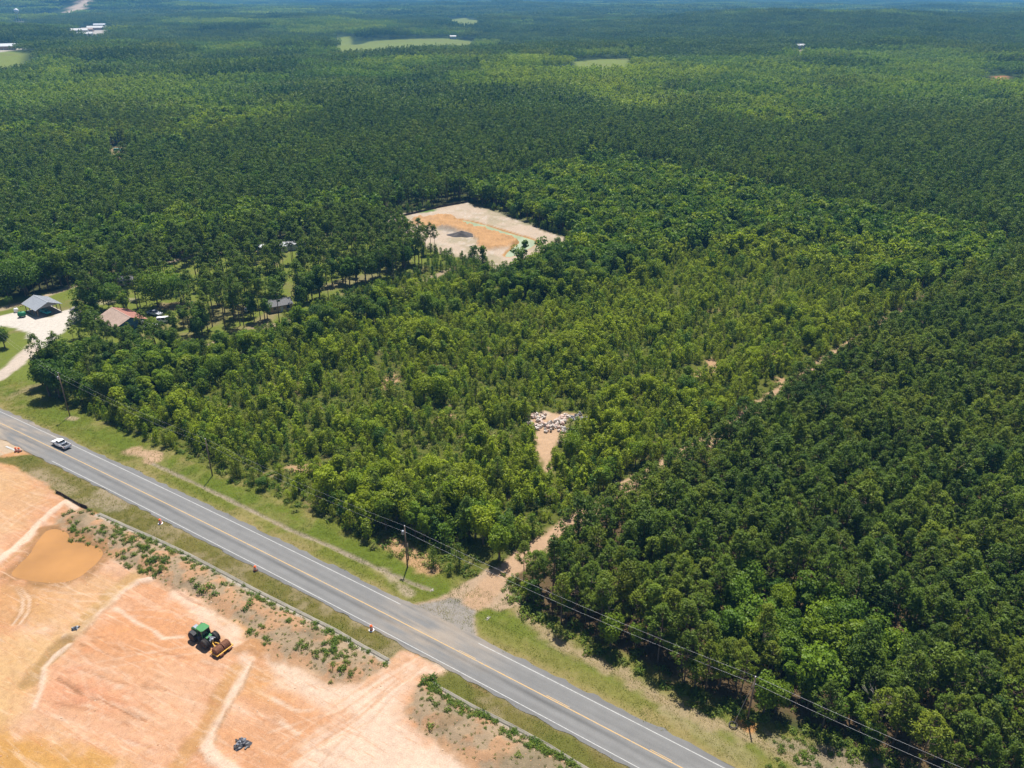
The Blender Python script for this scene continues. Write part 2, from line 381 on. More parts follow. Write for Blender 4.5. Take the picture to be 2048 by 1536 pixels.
PIT_CLEAR = np.vstack([gl([(772, 430), (865, 413), (935, 401), (990, 418), (1065, 448), (1148, 474)]), gl([(1146, 482), (1080, 505), (1040, 522), (1012, 543), (990, 543), (960, 524), (915, 518), (880, 508), (852, 494)], 7.5), gl([(815, 466), (765, 460)])])
def far_clear(up, low, ztree=13):
    return np.array([G(*p) for p in up] + [G(p[0], p[1], ztree) for p in low])
FIELDS = [  # grass fields beyond: upper edge on the ground, lower edge seen over the tree tops
    far_clear([(672, 90), (740, 83), (800, 79), (900, 77), (942, 83)], [(935, 93), (860, 93), (760, 97), (690, 99)]),
    far_clear([(902, 40), (930, 36), (955, 41)], [(945, 49), (915, 48)]),
    far_clear([(1150, 124), (1200, 119), (1258, 117)], [(1245, 127), (1190, 132), (1160, 130)]),
    far_clear([(-60, 100), (20, 103), (48, 108)], [(30, 122), (0, 130), (-60, 132)]),
    far_clear([(676, 76), (700, 73)], [(702, 84), (680, 85)]),
]
BARE_FAR = [
    np.array([(-1650, 3190), (-1592, 3210), (-1648, 3420), (-1690, 3560), (-1735, 3720), (-1762, 3705), (-1720, 3545), (-1688, 3380)], float),
    far_clear([(152, 60), (185, 53), (212, 55)], [(208, 62), (172, 70), (158, 66)]),
    far_clear([(224, 297), (238, 294), (252, 295)], [(254, 302), (240, 306), (226, 305)], 11),
    far_clear([(-30, 95), (20, 91), (42, 94)], [(44, 99), (0, 105), (-30, 105)], 0),
    far_clear([(1992, 152), (2012, 152)], [(2014, 159), (1992, 159)], 11),
    far_clear([(30, 42), (42, 43)], [(44, 46), (28, 46)], 11),
    far_clear([(1594, 95), (1606, 95)], [(1606, 102), (1594, 102)], 11),
]
BARE_COL = [(.62, .48, .36), (.55, .50, .44), (.50, .36, .22), (.55, .50, .42), (.60, .28, .13), (.3, .3, .25), (.4, .35, .25)]

# ------------------------------------------------------------------ ground sheet
def axis_steps(lo, a, b, hi, s, gl_, gr):
    c = list(np.arange(a, b + s, s))
    x = c[-1]; st = s
    while x < hi:
        st = s + (x - b) * gr; x += min(st, 180); c.append(x)
    x = a; pre = []
    while x > lo:
        st = s + (a - x) * gl_; x -= min(st, 180); pre.append(x)
    return np.array(pre[::-1] + c)
XS = axis_steps(-12000, -125, 62, 12000, .40, .014, .02)
YS = axis_steps(-300, 79, 196, 14000, .40, .10, .0075)
GX, GY = np.meshgrid(XS, YS)
P = np.column_stack([GX.ravel(), GY.ravel()])
nV = len(P)
col = np.zeros((nV, 3)); Z = hill(P[:, 0], P[:, 1])
grass_w = np.zeros(nV); weed_w = np.zeros(nV)
nz_f = fbm(P[:, 0], P[:, 1], 2.2, 11, 4) - .5         # fine noise, used to fray every edge
nz_m = fbm(P[:, 0], P[:, 1], 9, 21, 4) - .5
nz_l = fbm(P[:, 0], P[:, 1], 34, 31, 4) - .5
near = (P[:, 1] < 620) & (P[:, 1] > 30) & (abs(P[:, 0]) < 420)
NI = np.where(near)[0]

def blend(idx, w, c):
    c = np.asarray(c, float)
    col[idx] = col[idx] * (1 - w[:, None]) + (c if c.ndim == 2 else c[None, :]) * w[:, None]

def stroke(px, width, c, soft=.35, fray=1.2, op=1.0, dz=0.0, world=False):
    line = np.asarray(px, float) if world else gl(px)
    lo = line.min(0) - width - 4; hi = line.max(0) + width + 4
    idx = NI[(P[NI, 0] > lo[0]) & (P[NI, 0] < hi[0]) & (P[NI, 1] > lo[1]) & (P[NI, 1] < hi[1])]
    d = seg_dist(P[idx], line) + nz_f[idx] * fray
    w = smooth(width / 2 + soft, width / 2 - soft, d) * op
    blend(idx, w, c)
    if dz: Z[idx] += dz * w
    return idx, w

def fill(poly, c, soft=1.0, fray=2.0, op=1.0, dz=0.0, world=True):
    poly = np.asarray(poly, float) if world else gl(poly)
    lo = poly.min(0) - 6; hi = poly.max(0) + 6
    idx = NI[(P[NI, 0] > lo[0]) & (P[NI, 0] < hi[0]) & (P[NI, 1] > lo[1]) & (P[NI, 1] < hi[1])]
    d = sdist(P[idx], poly) + nz_f[idx] * fray + nz_m[idx] * fray
    w = smooth(-soft, soft, d) * op
    blend(idx, w, c)
    if dz: Z[idx] += dz * w
    return idx, w

# forest floor everywhere first
floor_c = np.array([.085, .085, .035]); leafy = np.array([.07, .10, .016])
k = np.clip(.5 + nz_m * 2.2, 0, 1)[:, None]
col[:] = floor_c * (1 - k) + leafy * k
far_m = P[:, 1] > 620
col[far_m] = np.array([.045, .075, .014])
fill(WOOD_E, (.17, .11, .06), 2, 4, .85)
# the lot: weedy ground with thin sandy spots
idx, w = fill(PARCEL, (.135, .150, .026), 2, 3); weed_w[idx] = np.maximum(weed_w[idx], w)
idx = NI[inside(P[NI], PARCEL)]
sandy = smooth(.20, .34, nz_m[idx] + .5 * nz_l[idx]); blend(idx, sandy * .5, (.40, .27, .15))
for pl, wd in [([(770, 772), (785, 760)], 6), ([(862, 742), (880, 732)], 4), ([(1075, 632), (1073, 650)], 2.5), ([(1380, 755), (1410, 748)], 5), ([(1430, 722), (1438, 740)], 5),
               ([(870, 845), (900, 830)], 3), ([(590, 937), (625, 935)], 3.5), ([(1600, 800), (1560, 760)], 4), ([(980, 870), (985, 885)], 3), ([(1545, 705), (1570, 690)], 4)]:
    stroke(pl, wd, (.58, .36, .21), 1.2, 4, .85)
# homestead lawn
idx, w = fill(HOME, (.185, .225, .035), 2.5, 5); grass_w[idx] = np.maximum(grass_w[idx], w * .6)
idx = NI[inside(P[NI], HOME)]
blend(idx, smooth(.02, .2, nz_m[idx] + nz_l[idx] * .6) * .7, (.27, .22, .10))
# road and verges
ridx, roff = road_coord(P[NI]); RO = np.full(nV, 1e6); RO[NI] = roff
ry = ys_r[ridx]; RY = np.zeros(nV); RY[NI] = ry
vg = np.array([.19, .215, .033]); vt = np.array([.34, .275, .11]); vb = np.array([.145, .20, .022])
# north verge (11 m of mown grass up to the ditch line)
o = roff + nz_f[NI] * 1.0
wv = smooth(-3, 0, o) * smooth(13.2, 11.6, o + nz_m[NI] * 2)
gcol = vg[None] * np.ones((len(NI), 1)); tanw = np.clip(smooth(3.5, .6, o) * .75 + smooth(.02, .25, nz_m[NI] + nz_f[NI] * .5) * .7, 0, 1)
tanw = np.clip(tanw + smooth(118, 100, ry) * .35, 0, 1)
gcol = gcol * (1 - tanw[:, None]) + vt * tanw[:, None]
bw = smooth(4, 6.5, o) * smooth(11, 8.5, o) * .8 * (1 - tanw * .6); gcol = gcol * (1 - bw[:, None]) + vb * bw[:, None]
blend(NI, wv, gcol); grass_w[NI] = np.maximum(grass_w[NI] * (1 - wv), wv * (1 - .4 * tanw))
# construction side: bare clay from the south edge outwards
so = -(roff + LANE)                                      # distance south of the south edge line
clay = np.array([.66, .345, .18]); peach = np.array([.72, .44, .28]); ochre = np.array([.60, .33, .115]); pale = np.array([.80, .60, .45]); pink = np.array([.66, .385, .26]); redc = np.array([.62, .255, .135])
cs = smooth(.5, 1.5, so)
# elongated streaks along the scraping direction
ang = math.radians(-28); ux = P[NI, 0] * math.cos(ang) + P[NI, 1] * math.sin(ang); uy = -P[NI, 0] * math.sin(ang) + P[NI, 1] * math.cos(ang)
streak = fbm(ux / 5, uy, 2.6, 41, 4) - .5; streak2 = fbm(ux / 7, uy, .9, 43, 3) - .5; swirl = fbm(P[NI, 0] + 6 * nz_l[NI], P[NI, 1] + 9 * nz_m[NI], 16, 47, 4) - .5
cc = clay[None] + np.zeros((len(NI), 3))
def mixin(c, w): 
    global cc
    cc = cc * (1 - w[:, None]) + c[None] * w[:, None]
mixin(peach, smooth(-.12, .18, swirl)); mixin(ochre, smooth(.0, .25, nz_l[NI] + .3 * streak) * .6)
mixin(pale, smooth(.10, .30, streak + .4 * swirl) * .45); mixin(redc, smooth(.12, .3, streak2 - .3 * swirl) * .25); mixin(pale, smooth(.16, .3, streak2) * .3)
blend(NI, cs, cc); clay_w = np.zeros(nV); clay_w[NI] = cs; weed_w[NI] *= (1 - cs); grass_w[NI] *= (1 - cs)
site = (so > .5)
Z[NI] += np.where(site, -.25 * smooth(9, 16, so) + (swirl * .5 + streak * .22) * smooth(8, 14, so), 0)
# large colour areas of the graded site
fill([(550, 1310), (600, 1330), (660, 1368), (725, 1366), (775, 1335), (887, 1322), (905, 1345), (838, 1368), (818, 1392), (808, 1425), (830, 1455), (900, 1500), (990, 1580), (560, 1600), (620, 1480), (700, 1427), (640, 1400), (560, 1370)], pale * np.array([1.0, 1.03, 1.07]), 2.5, 5, .78, world=False)
fill([(540, 1382), (580, 1385), (625, 1422), (595, 1447), (560, 1430)], clay, 1.5, 3, .8, world=False)
fill([(-60, 1440), (75, 1475), (175, 1500), (250, 1522), (290, 1560), (-60, 1700)], (.60, .32, .085), 3, 6, .9, world=False)
fill([(-60, 1330), (40, 1345), (60, 1400), (40, 1440), (-60, 1440)], (.70, .45, .20), 4, 6, .7, world=False)
fill([(82, 1377), (97, 1358), (130, 1365), (165, 1390), (190, 1402), (120, 1414), (70, 1406)], redc, .8, 1.6, .85, world=False)
fill([(70, 1408), (120, 1414), (215, 1440), (300, 1470), (180, 1452), (90, 1430)], pink * .97, 1.0, 2, .8, world=False)
fill([(137, 1285), (170, 1262), (217, 1208), (262, 1176), (310, 1178), (350, 1195), (400, 1235), (440, 1270), (482, 1318), (440, 1417), (395, 1480), (335, 1560), (250, 1515), (160, 1470), (66, 1418), (84, 1377), (90, 1334)], (.72, .40, .235), 1.0, 1.6, .75, world=False)
fill([(300, 1190), (400, 1240), (440, 1300), (300, 1330), (180, 1290), (230, 1220)], (.68, .325, .15), 4, 9, .75, world=False)
fill([(90, 1350), (140, 1330), (230, 1370), (300, 1420), (200, 1425), (110, 1400)], (.68, .30, .165), 3, 7, .6, world=False)
fill([(330, 1330), (420, 1350), (400, 1440), (320, 1480), (260, 1420)], (.74, .45, .28), 4, 8, .6, world=False)
fill([(-60, 1270), (60, 1262), (130, 1278), (100, 1306), (60, 1350), (-60, 1400)], (.72, .47, .235), 2, 4, .7, world=False)
fill([(60, 1165), (150, 1160), (230, 1140), (262, 1165), (180, 1225), (120, 1262), (60, 1240)], (.66, .40, .185), 2, 4, .6, world=False)
fill([(-40, 935), (40, 940), (95, 985), (60, 1050), (-40, 1100)], (.70, .46, .25), 2, 4, .55, world=False)
fill([(-40, 1160), (60, 1168), (110, 1190), (100, 1230), (40, 1250), (-40, 1260)], (.64, .36, .15), 2, 4, .6, world=False)
# berms
for bp_ in (BERM_W, BERM_E):
    idx, w = fill(bp_, (.42, .31, .20), .8, 2.4)
    blend(idx, w * smooth(-.02, .14, nz_f[idx] + .6 * nz_m[idx]) * .8, (.56, .315, .17)); blend(idx, w * smooth(.06, .2, -nz_m[idx] + .4 * nz_f[idx]) * .65, (.24, .20, .12))
    d = np.clip(sdist(P[idx], bp_), 0, 3.2); Z[idx] += np.where(w > .1, .55 * smooth(0, 3.2, d) + nz_f[idx] * .5 * smooth(0, 2, d), 0)
    weed_w[idx] = np.maximum(weed_w[idx], w * .35); clay_w[idx] *= 1 - w
# grassy strip between road and silt fence
vs_poly = np.vstack([road_off(-LANE - .6)[(ys_r > 30) & (ys_r < 178)][::-1], FENCE_EAST[::-1], gl([(838, 1352), (872, 1330), (882, 1318), (845, 1305), (800, 1300), (790, 1312)]), FENCE_LONG[::-1], FENCE_BLACK[::-1], gl([(100, 972), (82, 960), (50, 945), (25, 930), (-30, 918)])])
_d = sdist(P[NI], vs_poly) + nz_f[NI] * 1.6
wv = smooth(-.5, .5, _d) * smooth(.3, .8, so + nz_f[NI])
ent = gl([(790, 1330), (800, 1308), (838, 1300), (868, 1312), (895, 1330), (884, 1345), (842, 1358), (815, 1375)])
wv *= smooth(.8, -.8, sdist(P[NI], ent) + nz_f[NI] * 2)
tanw = np.clip(smooth(.0, .2, nz_f[NI] * .6 + nz_m[NI]) * .75 + smooth(1.6, .4, so) * .6, 0, 1)
gcol = np.array([.20, .175, .05])[None] * (1 - tanw[:, None]) + np.array([.34, .27, .15])[None] * tanw[:, None]
gw = smooth(.02, .22, -nz_m[NI]) * .7; gcol = gcol * (1 - gw[:, None]) + np.array([.155, .17, .032])[None] * gw[:, None]
blend(NI, wv, gcol); clay_w[NI] *= 1 - wv; grass_w[NI] = np.maximum(grass_w[NI], wv * (1 - .5 * tanw)); weed_w[NI] *= (1 - wv)
Z[NI] += np.where(wv > .5, .25 * (1 - smooth(9, 16, so)) * 0, 0)
stroke([(205, 985), (240, 1010), (180, 1005)], 4, (.44, .35, .24), 1, 3, .7)
stroke([(70, 945), (110, 965), (140, 985)], 3.5, (.46, .35, .23), 1, 3, .6)
# silt washed up against the long fences
stroke(FENCE_LONG, .95, (.50, .45, .37), .2, .5, world=True); stroke(FENCE_EAST, .8, (.47, .42, .34), .2, .5, .9, world=True)
# pale ridges, ruts, cracks of the graded site
stroke([(-30, 1140), (0, 1120), (57, 1072), (75, 1047), (107, 1020), (132, 1002), (150, 1017)], 2.0, pale * 1.04, .4, 1.2, .95, .25)
stroke([(0, 1132), (60, 1086), (90, 1058)], .7, (.52, .31, .14), .3, .8, .7, -.15)
stroke([(132, 1272), (162, 1260), (190, 1232), (217, 1205), (250, 1177), (275, 1162), (300, 1157)], 1.7, pale * np.array([1, .97, .97]), .35, 1.0, .95, .3)
stroke([(140, 1290), (170, 1262), (200, 1228), (228, 1205)], .5, (.56, .33, .19), .2, .5, .5)
stroke([(150, 1262), (180, 1228), (230, 1180), (270, 1150)], 3.2, (.54, .34, .14), .8, 1.5, .75)
stroke([(125, 1284), (100, 1309), (75, 1337), (52, 1366)], 3.0, (.46, .285, .12), .6, 1.2, .95, -.35)
stroke([(137, 1287), (107, 1309), (89, 1332), (83, 1377), (67, 1416)], .8, pale, .3, .7, .9, .2)
stroke([(497, 1320), (475, 1372), (445, 1417), (420, 1462), (410, 1487), (425, 1509), (460, 1540), (500, 1575)], 2.1, pale * np.array([1, .98, .98]), .3, .9, .97, .25)
stroke([(474, 1332), (446, 1372), (425, 1422), (390, 1477), (355, 1526), (330, 1560)], 2.6, (.57, .31, .125), .7, 1.4, .85, -.2)
stroke([(505, 1325), (485, 1372), (452, 1425), (433, 1462), (431, 1482)], .45, (.45, .27, .14), .2, .4, .8, -.15)
stroke([(232, 1214), (270, 1242), (307, 1260), (325, 1275), (367, 1272)], .6, pale, .25, .8, .9)
stroke([(160, 1287), (195, 1299), (217, 1309)], .35, (.36, .18, .09), .2, .5, .8, -.12)
stroke([(115, 1356), (150, 1379), (175, 1394), (195, 1398), (240, 1416), (290, 1440)], .4, (.36, .175, .09), .2, .7, .85, -.15)
stroke([(150, 1330), (200, 1352), (260, 1366), (330, 1378)], .3, (.46, .23, .12), .2, .8, .7, -.08); stroke([(180, 1280), (260, 1300), (340, 1306), (420, 1330)], .3, (.48, .24, .12), .2, .9, .55, -.08); stroke([(110, 1405), (190, 1420), (260, 1450)], .35, (.46, .22, .12), .2, .8, .6, -.08)
stroke([(227, 1267), (207, 1274), (185, 1272)], .3, (.4, .2, .1), .2, .4, .7)
stroke([(175, 1336), (200, 1350), (228, 1362)], .35, (.45, .24, .13), .2, .5, .6)
stroke([(345, 1184), (375, 1204), (400, 1227), (425, 1244), (455, 1265), (480, 1300), (490, 1318)], 2.4, pale * np.array([1, .96, .95]), .8, 2.2, .9)
stroke([(400, 1215), (440, 1235), (475, 1262)], 1.2, pale, .5, 1.5, .8)
stroke([(335, 1165), (365, 1190), (400, 1210)], .5, (.40, .21, .12), .25, .8, .7, -.1)
stroke([(480, 1298), (500, 1290), (520, 1300)], 2.6, (.52, .27, .12), .8, 2, .9, .35)
stroke([(545, 1395), (580, 1415), (600, 1420), (628, 1416)], .6, pale, .25, .8, .8); stroke([(560, 1440), (595, 1465)], .5, pale, .25, .8, .8)
for i in range(5):
    o_ = i * 6.5
    stroke([(40 + o_ * .8 - 14, 1175), (53 + o_ - 14, 1195), (51 + o_ - 14, 1220), (34 + o_ - 14, 1246)], .35, pale if i % 2 else (.48, .27, .11), .2, .4, .8, .06 if i % 2 else -.1)
for i in range(9):                                       # wheel tracks fanning into the site entrance
    a0 = rng.uniform(-14, 14)
    stroke([(845 + a0 * .6, 1322 + a0), (770 + a0, 1372 + a0 * 1.3), (690 + a0 * 1.6, 1430 + a0 * 1.6), (560 + a0 * 3, 1490 + a0 * 3.6)], .4, pale * 1.06 if i % 2 else clay * .95, .25, .7, .5, -.04)
for i in range(26):                                      # shallow rills across the pad
    x0 = rng.uniform(110, 430); y0 = rng.uniform(1290, 1480); L_ = rng.uniform(40, 110)
    stroke([(x0, y0), (x0 + L_ * .5, y0 + L_ * .16 + rng.uniform(-4, 4)), (x0 + L_, y0 + L_ * .42)], rng.uniform(.15, .4), pale if i % 3 else redc * .8, .25, .8, rng.uniform(.2, .5))
def track(p0, p1, p2, c, gap=1.9, w=.26, op=.36):
    p0, p1, p2 = (np.array(g(*p)) for p in (p0, p1, p2)); t = np.linspace(0, 1, 12)[:, None]; cv = (1 - t) ** 2 * p0 + 2 * t * (1 - t) * p1 + t ** 2 * p2
    tg = np.gradient(cv, axis=0); tg /= np.linalg.norm(tg, axis=1)[:, None]; nr = np.column_stack([-tg[:, 1], tg[:, 0]])
    for sd in (-1, 1): stroke(cv + nr * sd * gap / 2, w, c, .18, .35, op, -.05, world=True)
for p0, p1, p2, k_ in [((830, 1335), (700, 1400), (560, 1500), 0), ((820, 1345), (720, 1440), (640, 1545), 1), ((450, 1290), (330, 1300), (150, 1340), 0), ((440, 1305), (420, 1420), (300, 1540), 1), ((480, 1330), (560, 1360), (700, 1400), 0), ((60, 1180), (150, 1200), (240, 1190), 0), ((20, 1290), (60, 1360), (20, 1460), 1), ((100, 1440), (220, 1480), (380, 1540), 0), ((0, 1000), (60, 990), (110, 960), 1), ((10, 1050), (60, 1010), (100, 1000), 0), ((520, 1420), (560, 1490), (700, 1530), 1), ((250, 1330), (330, 1380), (400, 1370), 1), ((200, 1230), (300, 1210), (400, 1250), 0), ((130, 1300), (200, 1340), (190, 1440), 0)]:
    track(p0, p1, p2, clay * .8 if k_ else pale * 1.02)
# entrance gravel, lane and sandy shoulders north of the road
fill([(800, 1212), (823, 1206), (870, 1196), (905, 1185), (975, 1140), (1008, 1150), (1015, 1175), (1035, 1205), (1000, 1222), (962, 1214), (945, 1232), (950, 1262), (958, 1280), (900, 1290)], (.52, .375, .25), .5, 1.5, world=False)
fill([(823, 1210), (900, 1196), (955, 1210), (944, 1240), (950, 1268), (955, 1284), (900, 1290)], (.34, .315, .285), .5, 1.2, .92, world=False)
stroke(LANE_E, 5.0, (.56, .37, .23), .7, 2.2, world=True); stroke(LANE_N, 3.4, (.46, .35, .23), .7, 2.2, .9, world=True)
stroke([(1030, 1205), (1060, 1240), (1100, 1275), (1180, 1318), (1250, 1352), (1310, 1392), (1400, 1437), (1480, 1465), (1550, 1497), (1640, 1552)], 2.6, (.47, .345, .215), .8, 3.0, .8)
stroke([(1480, 1442), (1500, 1452)], 2.0, (.62, .30, .11), .5, 1, .9); stroke([(1330, 1425), (1420, 1475), (1500, 1520)], 2.5, (.40, .33, .19), 1, 3, .5)
fill([(1540, 1472), (1640, 1480), (1750, 1520), (1830, 1560), (1640, 1560)], (.36, .28, .20), 1.5, 4, .8, world=False)
stroke([(762, 1140), (800, 1168), (820, 1190)], 1.8, (.52, .41, .29), .6, 1.8, .8)
stroke([(780, 1088), (800, 1095), (830, 1118), (860, 1140)], 4.2, (.60, .36, .20), .8, 2.5, .9)
# ditch line along the north verge
stroke([(300, 925), (342, 944), (444, 992), (581, 1060), (660, 1092), (740, 1130), (820, 1165), (862, 1180)], .95, (.42, .34, .25), .25, .7, .95, -.18)
stroke([(262, 902), (300, 908), (312, 918)], 4.0, (.60, .40, .26), .8, 3, .95); stroke([(140, 836), (150, 838)], 1.8, (.55, .42, .27), .6, 1.2, .9)
stroke([(20, 795), (60, 775), (90, 768), (130, 760)], 3.0, (.42, .31, .19), 1.2, 4, .6)
# west drive, gravel yard, dirt tracks
stroke([(-40, 775), (0, 752), (25, 735), (50, 711), (66, 695), (80, 682)], 5.2, (.66, .55, .45), .6, 1.6); fill(GRAVEL_YARD, (.74, .67, .59), .8, 3)
stroke([(90, 592), (125, 580), (158, 569), (200, 560)], 3.2, (.55, .42, .29), .6, 1.5, .9); stroke([(340, 524), (365, 517), (390, 513), (440, 505), (520, 500)], 3.2, (.56, .43, .30), .6, 1.6, .9)
stroke([(-20, 625), (10, 616), (40, 608)], 4, (.50, .38, .25), .8, 2, .9); stroke([(330, 612), (385, 610)], 7, (.46, .33, .19), 1.5, 4, .85)
stroke([(660, 575), (700, 562), (740, 553)], 8, (.30, .25, .14), 2, 5, .7); stroke([(515, 655), (560, 612)], 6, (.38, .28, .17), 1.5, 3, .6)
stroke([(640, 468), (680, 462), (760, 445)], 5, (.55, .42, .28), 1, 3, .7); stroke([(200, 606), (262, 600)], 4, (.5, .42, .3), 1, 3, .5)
# left side road apron by the barrels
fill([(-60, 862), (-10, 872), (30, 888), (58, 899), (40, 900), (0, 912), (-60, 925)], (.60, .46, .32), .5, 1.2, world=False)
# pit clearing
idx, w = fill(PIT, (.60, .475, .36), 1.2, 3); weed_w[idx] *= (1 - w)
blend(idx, w * smooth(.02, .2, nz_m[idx]) * .7, (.42, .36, .23)); blend(idx, w * smooth(.1, .24, nz_f[idx]) * .5, (.68, .60, .51))
fill(PITMOUND, (.60, .345, .16), .8, 3, 1, .9); idx, w = fill(PITMOUND, (.62, .37, .18), 3, 2, .3, .8); Z[idx] += w * nz_f[idx] * 9
stroke(np.vstack([DITCHW, DITCHW[:1]]), 2.6, (.56, .31, .12), .6, 1.4, 1, world=True)
stroke([(800, 452), (840, 446), (860, 440)], 8, (.58, .35, .18), 2, 4, .8); stroke([(842, 424), (862, 421)], 5, (.10, .22, .03), 1, 2, .9)
stroke([(945, 408), (1000, 424), (1062, 448)], 6, (.27, .25, .14), 2, 5, .6); stroke([(885, 457), (905, 462)], 5, (.32, .29, .25), 1.5, 3, .7)
# rubble clearing inside the lot
idx, w = fill(RUBBLE, (.60, .40, .25), .8, 2.5); weed_w[idx] *= (1 - w); blend(idx, w * smooth(.05, .2, nz_m[idx]) * .7, (.66, .54, .43))
stroke([(1150, 850), (1125, 845)], 4, (.16, .18, .06), 1, 2, .8)
# basins for the two waters
for poly, dep, so_ in ((POND, .55, 1.6), (DITCHW, 1.1, 1.5)):
    lo = poly.min(0) - 5; hi = poly.max(0) + 5
    idx = NI[(P[NI, 0] > lo[0]) & (P[NI, 0] < hi[0]) & (P[NI, 1] > lo[1]) & (P[NI, 1] < hi[1])]
    d = sdist(P[idx], poly) + nz_f[idx] * .9
    if poly is POND: w = smooth(-5, -1, d); Z[idx] = Z[idx] * (1 - w) + w * -.06
    w = smooth(-1.4, so_ * .6, d)
    base = 0 if poly is POND else 0
    Z[idx] = Z[idx] * (1 - w) + (-dep) * w
    if poly is POND: blend(idx, smooth(-3.2, -.6, d + nz_f[idx] * 3.5) * .85, (.37, .20, .085))
# far fields and bare spots
FI = np.where(P[:, 1] >= 200)[0]
for i, poly in enumerate(FIELDS):
    w = smooth(-8, 4, sdist(P[FI], poly)); blend(FI, w, (.22, .27, .055)); 
    blend(FI, w * smooth(.0, .3, nz_l[FI]) * .4, (.22, .21, .08))
for c_, poly in zip(BARE_COL, BARE_FAR):
    blend(FI, smooth(-5, 4, sdist(P[FI], poly)), c_)
# flatten under the road so the paving lies on it
rw = smooth(-LANE - 1.9, -LANE - .9, roff) * smooth(2.1, 1.1, roff); Z[NI] = Z[NI] * (1 - rw) + (-.06) * rw
# small relief everywhere near
Z[NI] += nz_f[NI] * .12 * (1 - rw) * smooth(600, 300, P[NI, 1])

nx, ny = len(XS), len(YS)
ii = np.arange(nV).reshape(ny, nx)
F = np.column_stack([ii[:-1, :-1].ravel(), ii[:-1, 1:].ravel(), ii[1:, 1:].ravel(), ii[1:, :-1].ravel()])
me = fast_mesh('ground', np.column_stack([P, Z]), F, [M['ground']], {'Col': ('FLOAT_COLOR', 'POINT', np.column_stack([np.clip(col * .585, 0, 1), np.ones(nV)])), 'clay': ('FLOAT', 'POINT', clay_w)}, smoothed=True)
ground = bpy.data.objects.new('ground', me); COL.objects.link(ground); tag(ground, 'red clay, grass and forest floor ground', kind='structure')

ZG = Z.reshape(ny, nx); GWG = grass_w.reshape(ny, nx); WWG = weed_w.reshape(ny, nx)
def sample(A, x, y):
    x = np.asarray(x, float); y = np.asarray(y, float)
    i = np.clip(np.searchsorted(XS, x) - 1, 0, nx - 2); j = np.clip(np.searchsorted(YS, y) - 1, 0, ny - 2)
    fx = np.clip((x - XS[i]) / (XS[i + 1] - XS[i]), 0, 1); fy = np.clip((y - YS[j]) / (YS[j + 1] - YS[j]), 0, 1)
    return (A[j, i] * (1 - fx) + A[j, i + 1] * fx) * (1 - fy) + (A[j + 1, i] * (1 - fx) + A[j + 1, i + 1] * fx) * fy
def gz(x, y): return float(sample(ZG, x, y))

# ------------------------------------------------------------------ waters
def water(name, poly, z, m, label):
    c = poly.mean(0); ring = [poly]
    big = c + (poly - c) * 1.0
    # grow outwards a little so the banks cut the waterline
    n = len(poly); out = []
    for i in range(n):
        a = poly[i - 1]; b = poly[(i + 1) % n]; t = b - a; t = t / np.linalg.norm(t); nr = np.array([t[1], -t[0]])
        if inside(np.array([poly[i] + nr * .5]), poly)[0]: nr = -nr
        out.append(poly[i] + nr * .55)
    mb = MB(); mb.prism([tuple(p) for p in out], z - .05, z, plane='xy')
    o = mb.build(name, m); tag(o, label, kind='structure'); return o
water('muddy_pond', POND, -.22, M['muddy'], 'muddy orange pond in the graded clay site')
water('ditch_water', DITCHW, -.55, M['green_water'], 'milky green water in the bent ditch of the pit')

# ------------------------------------------------------------------ road
def road_mat():
    m, nt, b = new_mat('weathered_asphalt'); L = nt.links.new; N = nt.nodes.new
    at = N('ShaderNodeAttribute'); at.attribute_name = 'Col'
    geo = N('ShaderNodeNewGeometry')
    n1 = N('ShaderNodeTexNoise'); n1.inputs['Scale'].default_value = 7; n1.inputs['Detail'].default_value = 5; L(geo.outputs['Position'], n1.inputs['Vector'])
    n2 = N('ShaderNodeTexNoise'); n2.inputs['Scale'].default_value = .5; n2.inputs['Detail'].default_value = 4; L(geo.outputs['Position'], n2.inputs['Vector'])
    def ramp(src, lo, hi):
        r = N('ShaderNodeMapRange'); r.inputs['From Min'].default_value = .3; r.inputs['From Max'].default_value = .7
        r.inputs['To Min'].default_value = lo; r.inputs['To Max'].default_value = hi; L(src.outputs[0], r.inputs['Value']); return r
    a = N('ShaderNodeMath'); a.operation = 'MULTIPLY'; L(ramp(n1, .9, 1.1).outputs[0], a.inputs[0]); L(ramp(n2, .95, 1.05).outputs[0], a.inputs[1])
    mx = N('ShaderNodeMixRGB'); mx.blend_type = 'MULTIPLY'; mx.inputs[0].default_value = 1; L(at.outputs['Color'], mx.inputs[1]); L(a.outputs[0], mx.inputs[2])
    L(mx.outputs[0], b.inputs['Base Color']); b.inputs['Roughness'].default_value = .9; b.inputs['Specular IOR Level'].default_value = .25
    bp = N('ShaderNodeBump'); bp.inputs['Strength'].default_value = .25; bp.inputs['Distance'].default_value = .02; L(n1.outputs[0], bp.inputs['Height']); L(bp.outputs[0], b.inputs['Normal'])
    return m
M['asphalt'] = road_mat()
offs = np.linspace(-LANE - .75, 1.25, 41)
sl = np.arange(0, len(ys_r))
RX = []; RC = []
al = np.concatenate([[0], np.cumsum(np.hypot(*np.diff(road_n, axis=0).T))])
